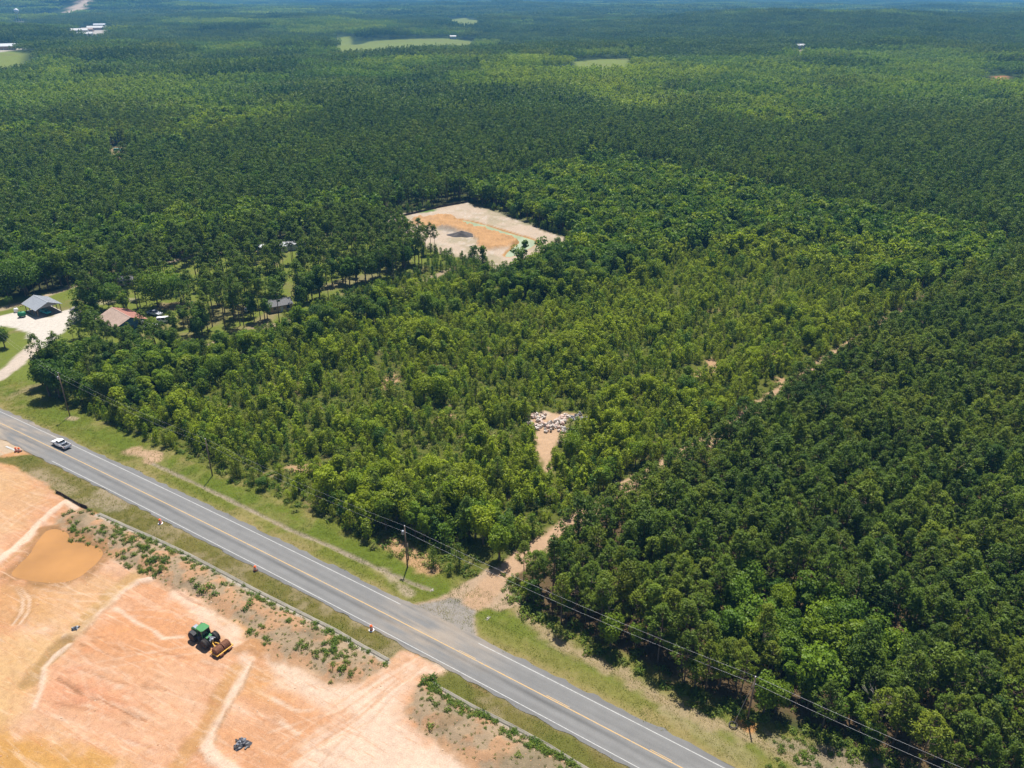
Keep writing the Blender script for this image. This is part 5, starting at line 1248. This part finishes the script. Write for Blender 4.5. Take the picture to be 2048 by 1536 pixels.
# zone 3: homestead: tall thin pines, mixed belt along the lot line
Q = jitter_grid(-260, 0, 190, 400, 4.6, 1.0); Q = Q[inside(Q, HOME) & in_view(Q)]; Q = Q[clear_mask(Q, 2)]
lotd = seg_dist(Q, np.array([PARCEL[0], PARCEL[7]])); dn = fbm(Q[:, 0], Q[:, 1], 16, 103, 3)
westopen = inside(Q, gl([(-200, 850), (60, 800), (62, 740), (75, 690), (150, 640), (165, 600), (200, 560), (-200, 600)]))
pr = np.where(lotd < 17, .85, np.where(dn > .36, .72, .30)) * (~westopen)
pr *= np.where(Q[:, 0] > g(640, 580)[0], .9, 1)
for c_, r_ in ((g(248, 648), 9.5), (g(318, 645), 9), (g(300, 655), 7), (g(420, 540), 12), (g(560, 500), 7), (g(590, 497), 7), (g(560, 560), 10), (g(560, 618), 6), (g(690, 585), 9), (g(400, 600), 8), (g(360, 612), 9), (g(88, 620), 9), (g(255, 672), 8), (g(318, 662), 8), (g(548, 517), 7), (g(590, 512), 7), (g(440, 525), 10), (g(40, 640), 20), (g(70, 735), 13), (g(60, 700), 12)):
    pr = pr * (np.hypot(Q[:, 0] - c_[0], Q[:, 1] - c_[1]) > r_)
keep = rng.uniform(size=len(Q)) < pr; Q = Q[keep]; lotd = lotd[keep]; isp = rng.uniform(size=len(Q)) < np.where(lotd < 17, .42, .85)
infr = inside(Q, gl([(130, 650), (345, 650), (400, 690), (330, 740), (150, 770)])); lowf = np.where(infr, .68, 1.0)
put('tallpine', Q[isp], rng.uniform(.72, 1.02, isp.sum()) * lowf[isp], np.clip(rng.normal(.40, .12, isp.sum()), 0, 1), 3)
put('broad', Q[~isp], rng.uniform(.75, 1.15, (~isp).sum()) * (lowf[~isp] * .5 + .5), np.clip(rng.normal(.34, .16, (~isp).sum()), 0, 1), 3)
hand = [(240, 692, .42), (262, 686, .4), (226, 684, .42), (222, 712, .66), (258, 722, .62), (200, 708, .62), (292, 716, .6), (335, 705, .6), (375, 560, .9), (392, 552, .95), (425, 575, .95), (432, 560, .9), (448, 552, .9), (470, 548, .85), (545, 585, 1.0), (570, 560, .9), (620, 560, .95), (555, 560, .9), (530, 640, .85), (560, 650, .9), (600, 520, .9), (650, 500, .85), (520, 520, .9), (478, 520, .9), (770, 500, .85), (790, 505, .8), (862, 506, .75), (870, 507, .7), (800, 500, .8), (778, 494, .85), (812, 498, .8), (826, 503, .75), (840, 500, .8), (852, 508, .7), (780, 512, .8), (818, 512, .75), (760, 505, .85), (745, 500, .8), (730, 512, .85), (705, 520, .8), (690, 505, .85)]
put('tallpine', np.array([g(a, b) for a, b, _ in hand]), np.array([c for *_, c in hand]), np.clip(rng.normal(.38, .1, len(hand)), 0, 1), 3)
handb = [(100, 792, 1.15), (120, 795, 1.05), (112, 770, 1.2), (135, 780, 1.1), (160, 800, .95), (185, 812, .8), (90, 770, 1.0), (130, 745, 1.1), (155, 760, 1.15), (175, 740, 1.0), (640, 595, 1.3), (625, 602, 1.1), (700, 575, 1.25), (712, 568, 1.1), (500, 585, 1.1), (745, 560, .9), (780, 540, 1.1), (830, 530, 1.05), (805, 535, 1.0), (965, 530, .85), (948, 522, .7), (1050, 520, .9), (1035, 528, .8), (1082, 508, .8), (10, 695, .7), (20, 612, .4), (600, 632, .55), (690, 640, .45)]
put('broad', np.array([g(a, b) for a, b, _ in handb]), np.array([c for *_, c in handb]), np.clip(rng.normal(.30, .12, len(handb)), 0, 1), 3)
OAKLIST = [(316, 614, 1.05, .55, 'big spreading pale green oak shading the parked cars in the yard'), (188, 624, .95, .42, 'round yard oak left of the red farmhouse roof'), (228, 618, .72, .34, 'smaller dark oak just left of the back shed'), (52, 592, 1.15, .36, 'wide dark oak behind the pole barn'), (18, 600, .9, .30, 'dark oak at the left edge behind the gravel yard'), (362, 606, .8, .3, 'dark round oak right of the big pale yard oak')]
# zone 4: surrounding woods out to about 1.1 km, pine stands and mixed patches
PALE = [far_clear([(880, 178), (940, 135), (1010, 118), (1250, 128), (1420, 165)], [(1360, 205), (1100, 200), (900, 195)], 11), far_clear([(1420, 205), (1560, 200), (1680, 240)], [(1600, 255), (1450, 240)], 11),
        far_clear([(330, 175), (480, 165), (560, 200)], [(560, 240), (430, 260), (330, 220)], 11), far_clear([(540, 55), (700, 50), (760, 62)], [(700, 72), (560, 68)], 11), far_clear([(0, 150), (90, 145), (120, 185)], [(80, 200), (0, 195)], 11), far_clear([(1700, 100), (1900, 110), (2000, 160)], [(1900, 170), (1720, 140)], 11),
        far_clear([(1560, 250), (1640, 245), (1680, 275)], [(1640, 290), (1560, 285)], 11), far_clear([(560, 330), (760, 360), (930, 385)], [(930, 402), (700, 400), (540, 360)], 11)]
DARK = [far_clear([(0, 315), (250, 320), (560, 300), (900, 330)], [(880, 375), (560, 390), (250, 420), (0, 420)], 12), far_clear([(820, 195), (1100, 200), (1400, 260), (1500, 300)], [(1350, 330), (1100, 320), (830, 300)], 12), far_clear([(1250, 300), (1700, 290), (2100, 330)], [(2100, 470), (1700, 410), (1250, 330)], 12),
        far_clear([(1250, 60), (1500, 40), (2048, 45)], [(2048, 95), (1500, 100), (1250, 110)], 12), far_clear([(1000, 55), (1250, 60), (1250, 100)], [(1100, 110), (1000, 90)], 12)]
def stand(Q):
    """share of broadleaves and base tint of the woods at Q"""
    n1 = fbm(Q[:, 0], Q[:, 1], 170, 111, 3); n2 = fbm(Q[:, 0] + 900, Q[:, 1], 420, 117, 3)
    sb = smooth(.44, .62, n1 * .6 + n2 * .4); n3 = fbm(Q[:, 0], Q[:, 1], 60, 119, 3); tn = .45 + (n2 - .5) * .7 + (n1 - .5) * .6 + (n3 - .5) * .9
    for poly, pt in zip(PALE, (.84, .7, .62, .7, .6, .6, .66, .5)): w = smooth(-30, 30, sdist(Q, poly) + (n3 - .5) * 90); sb = sb * (1 - w) + .92 * w; tn = tn * (1 - w) + (pt + (n3 - .5) * .5) * w
    for poly in DARK: w = smooth(-20, 20, sdist(Q, poly)); sb = sb * (1 - .85 * w) + .08 * .85 * w; tn = tn * (1 - w) + (.33 + (n3 - .5) * .4) * w
    return sb, tn
def open_far(Q, grow=0):
    ok = np.ones(len(Q), bool)
    for poly in FIELDS + BARE_FAR: ok &= sdist(Q, poly) < -grow
    return ok
ZONE_OUT = lambda Q: ~inside(Q, PARCEL) & ~inside(Q, WOOD_E) & ~inside(Q, HOME)
Q = np.vstack([jitter_grid(-560, 560, 150, 700, 4.2, 1.0)]); Q = Q[in_view(Q) & ZONE_OUT(Q)]; Q = Q[clear_mask(Q, 1.5) & open_far(Q, 2)]
Q = Q[~((Q[:, 0] < -90) & (Q[:, 1] < g(0, 640)[1]))]
sb, tn = stand(Q); isb = rng.uniform(size=len(Q)) < sb
put('pine', Q[~isb], rng.normal(.92, .15, (~isb).sum()).clip(.55, 1.4), np.clip(tn[~isb] + rng.normal(0, .14, (~isb).sum()), 0, 1), 4); put('broad', Q[isb], rng.normal(1.05, .22, isb.sum()).clip(.5, 1.6), np.clip(tn[isb] + .04 + rng.normal(0, .15, isb.sum()), 0, 1), 4)

# ------------------------------------------------------------------ plants: build
def instancer(name, label, pts, scl, rotz, idx, tint, meshes, cat=None, tilt=None):
    """one object holding all the plants of a kind that nobody could count"""
    n = len(pts); me = bpy.data.meshes.new(name); me.vertices.add(n); me.vertices.foreach_set('co', np.asarray(pts, np.float32).ravel())
    def put_attr(an, ty, arr, key):
        a = me.attributes.new(an, ty, 'POINT'); a.data.foreach_set(key, np.asarray(arr).ravel())
    sc3 = np.repeat(np.asarray(scl, np.float32).reshape(-1, 1), 3, 1) if np.ndim(scl) == 1 else np.asarray(scl, np.float32)
    put_attr('scl', 'FLOAT_VECTOR', sc3, 'vector'); r3 = np.zeros((n, 3), np.float32); r3[:, 2] = rotz
    if tilt is not None: r3[:, :2] = tilt
    put_attr('rot', 'FLOAT_VECTOR', r3, 'vector'); put_attr('idx', 'INT', np.asarray(idx, np.int32), 'value'); put_attr('tint', 'FLOAT', np.asarray(tint, np.float32), 'value')
    o = bpy.data.objects.new(name, me); COL.objects.link(o); tag(o, label, cat, kind='stuff')
    forms = bpy.data.collections.new(name + '_forms')
    for i, m_ in enumerate(meshes):
        f = bpy.data.objects.new(f'{name}_form_{i:02d}', m_); forms.objects.link(f)
    ng = bpy.data.node_groups.new(name + '_scatter', 'GeometryNodeTree')
    ng.interface.new_socket('Geometry', in_out='INPUT', socket_type='NodeSocketGeometry'); ng.interface.new_socket('Geometry', in_out='OUTPUT', socket_type='NodeSocketGeometry')
    N = ng.nodes.new; gi = N('NodeGroupInput'); go = N('NodeGroupOutput'); ci = N('GeometryNodeCollectionInfo'); ci.inputs['Collection'].default_value = forms
    ci.inputs['Separate Children'].default_value = True; ci.inputs['Reset Children'].default_value = True
    ip = N('GeometryNodeInstanceOnPoints'); ip.inputs['Pick Instance'].default_value = True
    def attr(an, ty): q = N('GeometryNodeInputNamedAttribute'); q.data_type = ty; q.inputs['Name'].default_value = an; return q.outputs['Attribute']
    e2r = N('FunctionNodeEulerToRotation')
    ng.links.new(gi.outputs[0], ip.inputs['Points']); ng.links.new(ci.outputs[0], ip.inputs['Instance']); ng.links.new(attr('idx', 'INT'), ip.inputs['Instance Index'])
    ng.links.new(attr('rot', 'FLOAT_VECTOR'), e2r.inputs[0]); ng.links.new(e2r.outputs[0], ip.inputs['Rotation']); ng.links.new(attr('scl', 'FLOAT_VECTOR'), ip.inputs['Scale'])
    ng.links.new(ip.outputs[0], go.inputs[0])
    md = o.modifiers.new('scatter', 'NODES'); md.node_group = ng
    return o

def tree(kind, name, x, y, s, tint, fi, label, cat, group, rz, wide=1.0):
    t = thing(name, (x, y, gz(x, y) - .05), rz, label, cat, group); t.scale = (s * wide, s * wide, s)
    c, tr = FORMS[kind][fi % len(FORMS[kind])]
    a = bpy.data.objects.new('crown', c); a.parent = t; a['tint'] = float(tint); COL.objects.link(a)
    b = bpy.data.objects.new('trunk', tr); b.parent = t; COL.objects.link(b); return t

ZN = {('pine', 1): ('tall dark pine in the dense wood right of the sandy lane', 'pines of the wood right of the lane'),
      ('pine', 2): ('young pine standing among the green regrowth of the lot', 'pines scattered in the lot'),
      ('pine', 4): ('pine of the unbroken woods behind the lot', 'pines of the surrounding woods'),
      ('tallpine', 3): ('tall bare stemmed pine standing around the homestead', 'tall pines of the homestead'),
      ('broad', 1): ('leafy hardwood mixed into the pine wood right of the lane', 'hardwoods of the wood right of the lane'),
      ('broad', 2): ('leafy hardwood tree growing inside the lot', 'hardwoods of the lot'),
      ('broad', 3): ('leafy hardwood in the belt between homestead and lot', 'hardwoods of the homestead belt'),
      ('broad', 4): ('hardwood crown in the woods behind the lot', 'hardwoods of the surrounding woods'),
      ('young', 2): ('bright green sapling in the regrowth of the lot', 'saplings of the lot')}
NAMES = {'pine': ('pine_tree', 'pine tree'), 'tallpine': ('pine_tree', 'pine tree'), 'broad': ('broadleaf_tree', 'hardwood tree'), 'young': ('sapling', 'sapling')}
REST = {'pine': ('pine_woods', 'dense dark pine woods'), 'tallpine': ('homestead_pines', 'tall pines behind the homestead'), 'broad': ('hardwood_canopy', 'mixed green hardwood canopy of the woods'), 'young': ('sapling_thicket', 'dense bright green sapling thicket of the lot')}
CAP = {'pine': 240, 'tallpine': 60, 'broad': 290, 'young': 300}
LANDM = {1: [('the guy wire pole', (1495, 1440)), ('the right side of the lane entrance', (985, 1165)), ('the pale dead tree', (1738, 1462)), ('the bottom right corner', (2040, 1530)), ('the right edge midway', (2040, 1100)), ('the bend of the sandy lane', (1300, 950)), ('the grey dead tree top', (1218, 1262)), ('the middle of the right wood', (1600, 1100)), ('the far end of the lane', (1700, 700))],
         2: [('the concrete rubble', (1110, 850)), ('the transformer pole', (815, 1134)), ('the lone round bush', (525, 978)), ('the sapling pole', (425, 952)), ('the lot corner pole', (140, 832)), ('the sandy spot right of the rubble', (1430, 738)), ('the left side of the lane entrance', (985, 1165)), ('the bare sandy spot left of the rubble', (780, 768)), ('the north boundary track', (610, 640)), ('the sandy lane bend', (1300, 950))],
         3: [('the red farmhouse roof', (250, 650)), ('the pole barn', (88, 622)), ('the mobile homes', (570, 500)), ('the tan cottage', (560, 618)), ('the yard side of the lot corner', (140, 832)), ('the near side of the pit', (860, 500)), ('the grassy opening in mid yard', (430, 535))],
         4: [('the back of the pit', (880, 420)), ('the woods behind the mobile homes', (570, 500)), ('the woods behind the pole barn', (88, 600)), ('the far lot corner', (2033, 510))]}
ORD = ['closest', 'second closest', 'third closest', 'fourth closest', 'fifth closest', 'sixth closest', 'seventh closest', 'eighth closest', 'ninth closest', 'tenth closest', 'eleventh closest', 'twelfth closest']
def look(kind, s, t):
    return ('tall ' if s > 1.02 else 'short ' if s < .72 else '') + ('dark green' if t < .33 else 'yellow green' if t > .62 else 'green')
ZP = {1: 'right of the lane', 2: 'in the lot', 3: 'at the homestead', 4: 'in the back woods'}
def landmark_labels(kind, noun, x, y, s, tint, zone, top, LANDM=LANDM):
    out = {}; byl = {}
    for i in top:
        lm = LANDM[int(zone[i])]; d = [math.hypot(x[i] - g(*p)[0], y[i] - g(*p)[1]) for _, p in lm]; k = int(np.argmin(d)); byl.setdefault((int(zone[i]), k), []).append((d[k], i))
    for (z, k), lst in byl.items():
        for r, (_, i) in enumerate(sorted(lst)):
            nm = LANDM[z][k][0]
            if r < len(ORD): out[i] = f'{look(kind, s[i], tint[i])} {noun}, {ORD[r]} to {nm}'
            else: out[i] = f'{look(kind, s[i], tint[i])} {noun}, some way from {nm}'
    return out
NOUN = {'pine': 'pine', 'tallpine': 'bare stemmed pine', 'broad': 'leafy hardwood', 'young': 'sapling'}
for kind in ('pine', 'tallpine', 'broad', 'young'):
    D = np.vstack(allv[kind]); x, y, s, tint, zone = D.T
    H0 = {'pine': 15, 'tallpine': 18, 'broad': 11, 'young': 5}[kind]
    dist = np.sqrt(x ** 2 + y ** 2 + CAM_H ** 2); fw = y * CP + CAM_H * SP; upc = y * SP - CAM_H * CP
    sx = 1024 + FPX * x / fw; sy = 768 - FPX * upc / fw
    vis = (sx > -10) & (sx < 2058) & (sy > 0) & (sy < 1560)
    app = np.where(vis, s * H0 / dist, 0); order = np.argsort(-app); top = order[:min(CAP[kind], int(vis.sum()))]; rest = np.setdiff1d(np.arange(len(D)), top)
    nm, cat = NAMES[kind]; LBL = landmark_labels(kind, NOUN[kind], x, y, s, tint, zone, top)
    for i in top:
        lb, gr = ZN[(kind, int(zone[i]))]
        tree(kind, nm, x[i], y[i], s[i], tint[i], int(rng.integers(99)), LBL[i], cat, gr, rng.uniform(0, 6.28), rng.uniform(.92, 1.15))
    if len(rest):
        fm = [merge_form(kind + '_plant', c, t) for c, t in FORMS[kind]]; n0 = len(fm)
        ix = rng.integers(0, n0, len(rest))
        if kind in ('pine', 'broad'):
            low = FORMS['low' + kind]; fm += [merge_form(kind + '_far_plant', c, t) for c, t in low]
            farm = dist[rest] > 330; ix = np.where(farm, n0 + rng.integers(0, len(low), len(rest)), ix)
        w = rng.uniform(.92, 1.18, len(rest)); S = np.column_stack([s[rest] * w, s[rest] * w, s[rest]])
        instancer(REST[kind][0], REST[kind][1], np.column_stack([x[rest], y[rest], sample(ZG, x[rest], y[rest]) - .05]), S, rng.uniform(0, 6.28, len(rest)), ix, tint[rest], fm)
    print(kind, len(D), 'objects', len(top))
for px, py, s, tint, lb in OAKLIST:
    x, y = g(px, py); tree('oak', 'oak_tree', x, y, s, tint, OAKLIST.index((px, py, s, tint, lb)), lb, 'oak tree', None, rng.uniform(0, 6))

# far woods as a mass
Q1 = jitter_grid(-2400, 2400, 690, 3000, 33, .5); Q1 = Q1[in_view(Q1, 1.15)]; Q1 = Q1[(Q1[:, 1] >= 690)]; Q1 = Q1[open_far(Q1, 19)]
def far_mass(name, label, Q, fp, fb, s0, s1):
    sb, tn = stand(Q); isb = rng.uniform(size=len(Q)) < np.where(sb > .5, sb + .1, sb - .1)
    ix = np.where(isb, len(fp) + rng.integers(0, len(fb), len(Q)), rng.integers(0, len(fp), len(Q)))
    zz = sample(ZG, Q[:, 0], Q[:, 1]); s = rng.uniform(s0, s1, len(Q)); S = np.column_stack([s, s, s * (.65 + .7 * fbm(Q[:, 0], Q[:, 1], 110, 123, 3)) * rng.uniform(.9, 1.12, len(Q))])
    e = 14.; dzx = (hill(Q[:, 0] + e, Q[:, 1]) - hill(Q[:, 0] - e, Q[:, 1])) / (2 * e); dzy = (hill(Q[:, 0], Q[:, 1] + e) - hill(Q[:, 0], Q[:, 1] - e)) / (2 * e)
    rz = rng.uniform(0, 6.28, len(Q))
    instancer(name, label, np.column_stack([Q, zz - .3]), S, rz * 0 + rng.integers(0, 4, len(Q)) * math.pi / 2, ix, np.clip(tn + rng.normal(0, .07, len(Q)), 0, 1), fp + fb)
far_mass('middle_woods', 'unbroken woods rolling away behind the lot', Q1, CAN_P, CAN_B, .95, 1.12)
Q2 = jitter_grid(-9000, 9000, 3000, 12500, 78, .5); Q2 = Q2[in_view(Q2, 1.1)]; Q2 = Q2[open_far(Q2, 44)]
far_mass('distant_woods', 'blue hazy woods on the horizon', Q2, FAR_P, FAR_B, .95, 1.15)
print('far', len(Q1), len(Q2))

# ------------------------------------------------------------------ shrubs, weeds and grass
S_ = []      # roadside and berm shrubs: px, py, size
for bp_, n in ((BERM_W, 330), (BERM_E, 170)):
    lo, hi = bp_.min(0), bp_.max(0); q = rng.uniform(lo, hi, (9000, 2)); q = q[inside(q, bp_)]
    fl = FENCE_LONG if bp_ is BERM_W else FENCE_EAST; fd = seg_dist(q, fl)
    pr = np.exp(-(fd / 1.6) ** 2) * .8 + smooth(.55, .72, fbm(q[:, 0], q[:, 1], 6, 131, 3)) * .7; q = q[rng.uniform(size=len(q)) < pr][:n]
    for a in q: S_.append((a[0], a[1], rng.uniform(.3, .85), rng.uniform(.1, .5), 2))
for a, b, s in [(290, 1103, 1.2), (296, 1098, .9), (312, 1122, 1.3), (306, 1128, 1.1), (330, 1122, 1.2), (332, 1130, .9), (302, 1140, .8), (266, 1078, 1.1), (270, 1085, .9), (285, 1075, .8), (143, 1026, 1.0), (185, 1028, .7), (405, 1185, 1.2), (420, 1178, 1.1), (395, 1175, 1.0), (430, 1192, 1.1), (385, 1165, .9), (500, 1213, 1.0), (492, 1223, .9), (865, 1358, 1.2), (850, 1362, 1.1), (872, 1372, .9), (845, 1368, .8), (668, 1300, .9), (650, 1265, .9), (770, 1330, .8)]:
    x, y = g(a, b); S_.append((x, y, s, rng.uniform(.05, .3), 3))
# shrubs along the front of the lot and at the wood edge
q = jitter_grid(-130, 0, 118, 200, 2.6, 1); q = q[inside(q, PARCEL)]; q = q[(depth(q) < 13) & (depth(q) > 1) & (rng.uniform(size=len(q)) < .6)]
for a in q: S_.append((a[0], a[1], rng.uniform(.5, 1.3), rng.uniform(.15, .7), 5))
we = gl([(1012, 1150), (1040, 1200), (1090, 1240), (1180, 1290), (1250, 1322), (1330, 1366), (1420, 1416), (1490, 1434), (1600, 1448), (1700, 1495), (1790, 1540)])
for i in range(150):
    f = rng.uniform(0, len(we) - 1); a = int(min(f, len(we) - 2)); c = we[a] + (we[a + 1] - we[a]) * (f - a) + rng.normal(0, 1.3, 2)
    S_.append((c[0], c[1], rng.uniform(.5, 1.5), rng.uniform(.1, .6), 4))
for i in range(60):
    x, y = g(rng.uniform(1530, 1800), 0 + rng.uniform(1465, 1540)); S_.append((x, y, rng.uniform(.35, .9), rng.uniform(.1, .4), 4))
S_ = np.array(S_); ap = S_[:, 2] / np.sqrt(S_[:, 0] ** 2 + S_[:, 1] ** 2 + CAM_H ** 2); od = np.argsort(-ap); top, rest = od[:290], od[290:]
SL = {2: ('low green weed bush on the rough clay bank by the fence', 'weed bushes on the clay banks'), 3: ('leafy green bush on the clay bank above the graded pad', 'weed bushes on the clay banks'), 4: ('leafy bush at the foot of the pine wood edge', 'bushes along the pine wood edge'), 5: ('shrub in the open strip at the front of the lot', 'shrubs along the front of the lot')}
BK = [('the muddy pond', (200, 1100)), ('the tractor', (430, 1235)), ('the site entrance', (790, 1330)), ('the black silt fence', (160, 1015)), ('the middle barrel', (511, 1160)), ('the bottom end of the east fence', (1100, 1500)), ('the nearest barrel', (735, 1290)), ('the west end of the east fence', (862, 1372)), ('the barrel above the pond', (300, 1080))]
LMS = {2: BK, 3: BK, 4: [('the guy wire pole', (1495, 1440)), ('the lane entrance', (1015, 1165)), ('the pale dead tree', (1738, 1462)), ('the bottom right corner', (1850, 1530)), ('the right culvert', (1060, 1230)), ('the mid wood edge', (1330, 1368)), ('the grey dead tree', (1200, 1300))],
       5: [('the transformer pole', (815, 1134)), ('the sapling pole', (425, 952)), ('the lot corner pole', (140, 832)), ('the lone round bush', (525, 978)), ('the left culvert', (866, 1165)), ('the mid front bank', (640, 1050))]}
SLB = {}
for zs, nn in (((2, 3), 'bank bush'), ((4,), 'wood edge bush'), ((5,), 'lot front shrub')):
    tt = [i for i in top if int(S_[i, 4]) in zs]
    if tt: SLB.update(landmark_labels('shrub', nn, S_[:, 0], S_[:, 1], S_[:, 2], S_[:, 3], np.full(len(S_), zs[0]), tt, LMS))
for i in top:
    x, y, s, tint, zn = S_[i]; o = bpy.data.objects.new('shrub', SHRUBS[int(rng.integers(5))]); COL.objects.link(o)
    o.location = (x, y, gz(x, y) - .04); o.scale = (s, s, s * rng.uniform(.8, 1.2)); o.rotation_euler = (0, 0, rng.uniform(0, 6)); o['tint'] = float(tint); tag(o, SLB[i], 'shrub', SL[int(zn)][1])
if len(rest): instancer('small_shrubs', 'small scattered shrubs of banks and wood edge', np.column_stack([S_[rest, 0], S_[rest, 1], sample(ZG, S_[rest, 0], S_[rest, 1]) - .03]), S_[rest, 2], rng.uniform(0, 6, len(rest)), rng.integers(0, 5, len(rest)), S_[rest, 3], SHRUBS)
# lone round bush in the open front corner
x, y = g(525, 978); t = tree('broad', 'round_bush', x, y, .34, .22, 2, 'lone dark round bush standing free in the open front of the lot', 'bush', None, 0, 1.25)
# undergrowth between the saplings
q = jitter_grid(-150, 260, 100, 560, 1.4, 1); q = q[inside(q, PARCEL)]; q = q[clear_mask(q, 0)]; q = q[rng.uniform(size=len(q)) < np.clip(sample(WWG, q[:, 0], q[:, 1]), 0, 1) * np.where(depth(q) < 120, .75, .35)]
w2 = jitter_grid(-110, 60, 80, 140, .95, 1); w2 = w2[(inside(w2, BERM_W) | inside(w2, BERM_E)) & (rng.uniform(size=len(w2)) < .75)]
w3 = jitter_grid(-20, 110, 78, 130, 1.4, 1); w3 = w3[(abs(sdist(w3, WOOD_E)) < 4.0) & (rng.uniform(size=len(w3)) < .55)]; w3 = w3[clear_mask(w3, 0)]
Qw = np.vstack([q, w2, w3]); sw = np.concatenate([rng.uniform(.5, 1.4, len(q)), rng.uniform(.14, .42, len(w2)), rng.uniform(.35, .95, len(w3))])
tw = np.clip(np.concatenate([rng.normal(.40, .2, len(q)), rng.normal(.86, .26, len(w2)), rng.normal(.45, .25, len(w3))]), 0, 1)
instancer('undergrowth', 'low weeds and briars between the saplings', np.column_stack([Qw, sample(ZG, Qw[:, 0], Qw[:, 1]) - .03]), sw, rng.uniform(0, 6, len(Qw)), rng.integers(0, 5, len(Qw)), tw, WEEDS)
q = jitter_grid(-150, 70, 79, 215, .62, 1); q = q[in_view(q, 1.05)]; q = q[rng.uniform(size=len(q)) < sample(GWG, q[:, 0], q[:, 1]) * .8]; _, ro = road_coord(q); q = q[(ro > 1.4) | (ro < -LANE - 1.0)]
instancer('grass', 'mown grass of the road verges', np.column_stack([q, sample(ZG, q[:, 0], q[:, 1])]), rng.uniform(.5, 1.2, len(q)), rng.uniform(0, 6, len(q)), rng.integers(0, 5, len(q)), np.clip(.42 + (fbm(q[:, 0], q[:, 1], 5, 151, 3) - .5) * 1.6, 0, 1), TUFTS)
print('weeds', len(Qw), 'grass', len(q))

CLW = clay_w.reshape(ny, nx)
q = jitter_grid(-120, 62, 79, 175, .85, 1); q = q[in_view(q, 1.03)]; cw_ = fbm(q[:, 0], q[:, 1], 9, 171, 4); inb = inside(q, BERM_W) | inside(q, BERM_E)
q = q[(rng.uniform(size=len(q)) < np.where(inb, .5, sample(CLW, q[:, 0], q[:, 1]) * smooth(.42, .62, cw_) * .55)) & (sdist(q, POND) < -.3)]; _, ro = road_coord(q); q = q[ro < -LANE - 1.5]
M['clod'] = mat('clay_clod', (.40, .22, .12), 1.0, var=.3, scale=3); M['clod2'] = mat('pale_clod', (.46, .33, .23), 1.0, var=.3, scale=3)
instancer('clay_clods', 'loose clods and pebbles on the graded clay', np.column_stack([q, sample(ZG, q[:, 0], q[:, 1])]), rng.uniform(.03, .11, len(q)) * np.where(rng.uniform(size=len(q)) < .06, 2.2, 1), rng.uniform(0, 6, len(q)), rng.integers(0, 4, len(q)), np.zeros(len(q)), [rock_mesh(900 + i, M['clod' if i % 2 else 'clod2']) for i in range(4)])
# bare dead trees
def dead_tree(px, py, h, label, seed):
    x, y = g(px, py); R = np.random.default_rng(seed); t = thing('dead_tree', (x, y, gz(x, y)), R.uniform(0, 6), label, 'dead tree')
    mb = MB(); mb.tube([(0, 0, -.1), (.25, .1, h * .4), (.7, -.1, h * .75), (1.1, .1, h)], [.17, .13, .07, .02], 7); mb.build('trunk', M['pale_bark'], t, True)
    for i in range(9):
        z = h * R.uniform(.4, .92); a = R.uniform(0, 6.28); L_ = h * R.uniform(.14, .3); b = (.3 + L_ * .7 * math.cos(a), L_ * .7 * math.sin(a), z + L_ * 1.1); m_ = MB(); m_.tube([(.3, 0, z), (.3 + L_ * .4 * math.cos(a), L_ * .4 * math.sin(a), z + L_ * .45), b], [.05, .035, .01], 5)
        for k in range(3):
            a2 = a + R.uniform(-.9, .9); m_.tube([(.3 + L_ * .6 * math.cos(a), L_ * .6 * math.sin(a), z + L_ * .3), (.3 + L_ * .6 * math.cos(a) + L_ * .45 * math.cos(a2), L_ * .6 * math.sin(a) + L_ * .45 * math.sin(a2), z + L_ * .65)], [.03, .01], 4)
        m_.build('branch', M['pale_bark'], t, True)
dead_tree(1738, 1462, 9.5, 'bare pale grey dead tree at the front of the pine wood', 4)
dead_tree(1218, 1262, 10.0, 'grey dead tree top poking out of the wood by the entrance', 8)

# ------------------------------------------------------------------ haze
hm = bpy.data.materials.new('haze_air'); hm.use_nodes = True; nt = hm.node_tree; nt.nodes.clear()
pv = nt.nodes.new('ShaderNodeVolumePrincipled'); ho = nt.nodes.new('ShaderNodeOutputMaterial'); nt.links.new(pv.outputs[0], ho.inputs['Volume'])
pv.inputs['Color'].default_value = (.15, .50, 1.0, 1); pv.inputs['Density'].default_value = .000115; pv.inputs['Anisotropy'].default_value = 0.0
mb = MB(); mb.box((-13500, -900, -75), (13500, 15500, 135)); hz = mb.build('haze', hm); tag(hz, 'thin blue summer haze over the woods', kind='stuff')
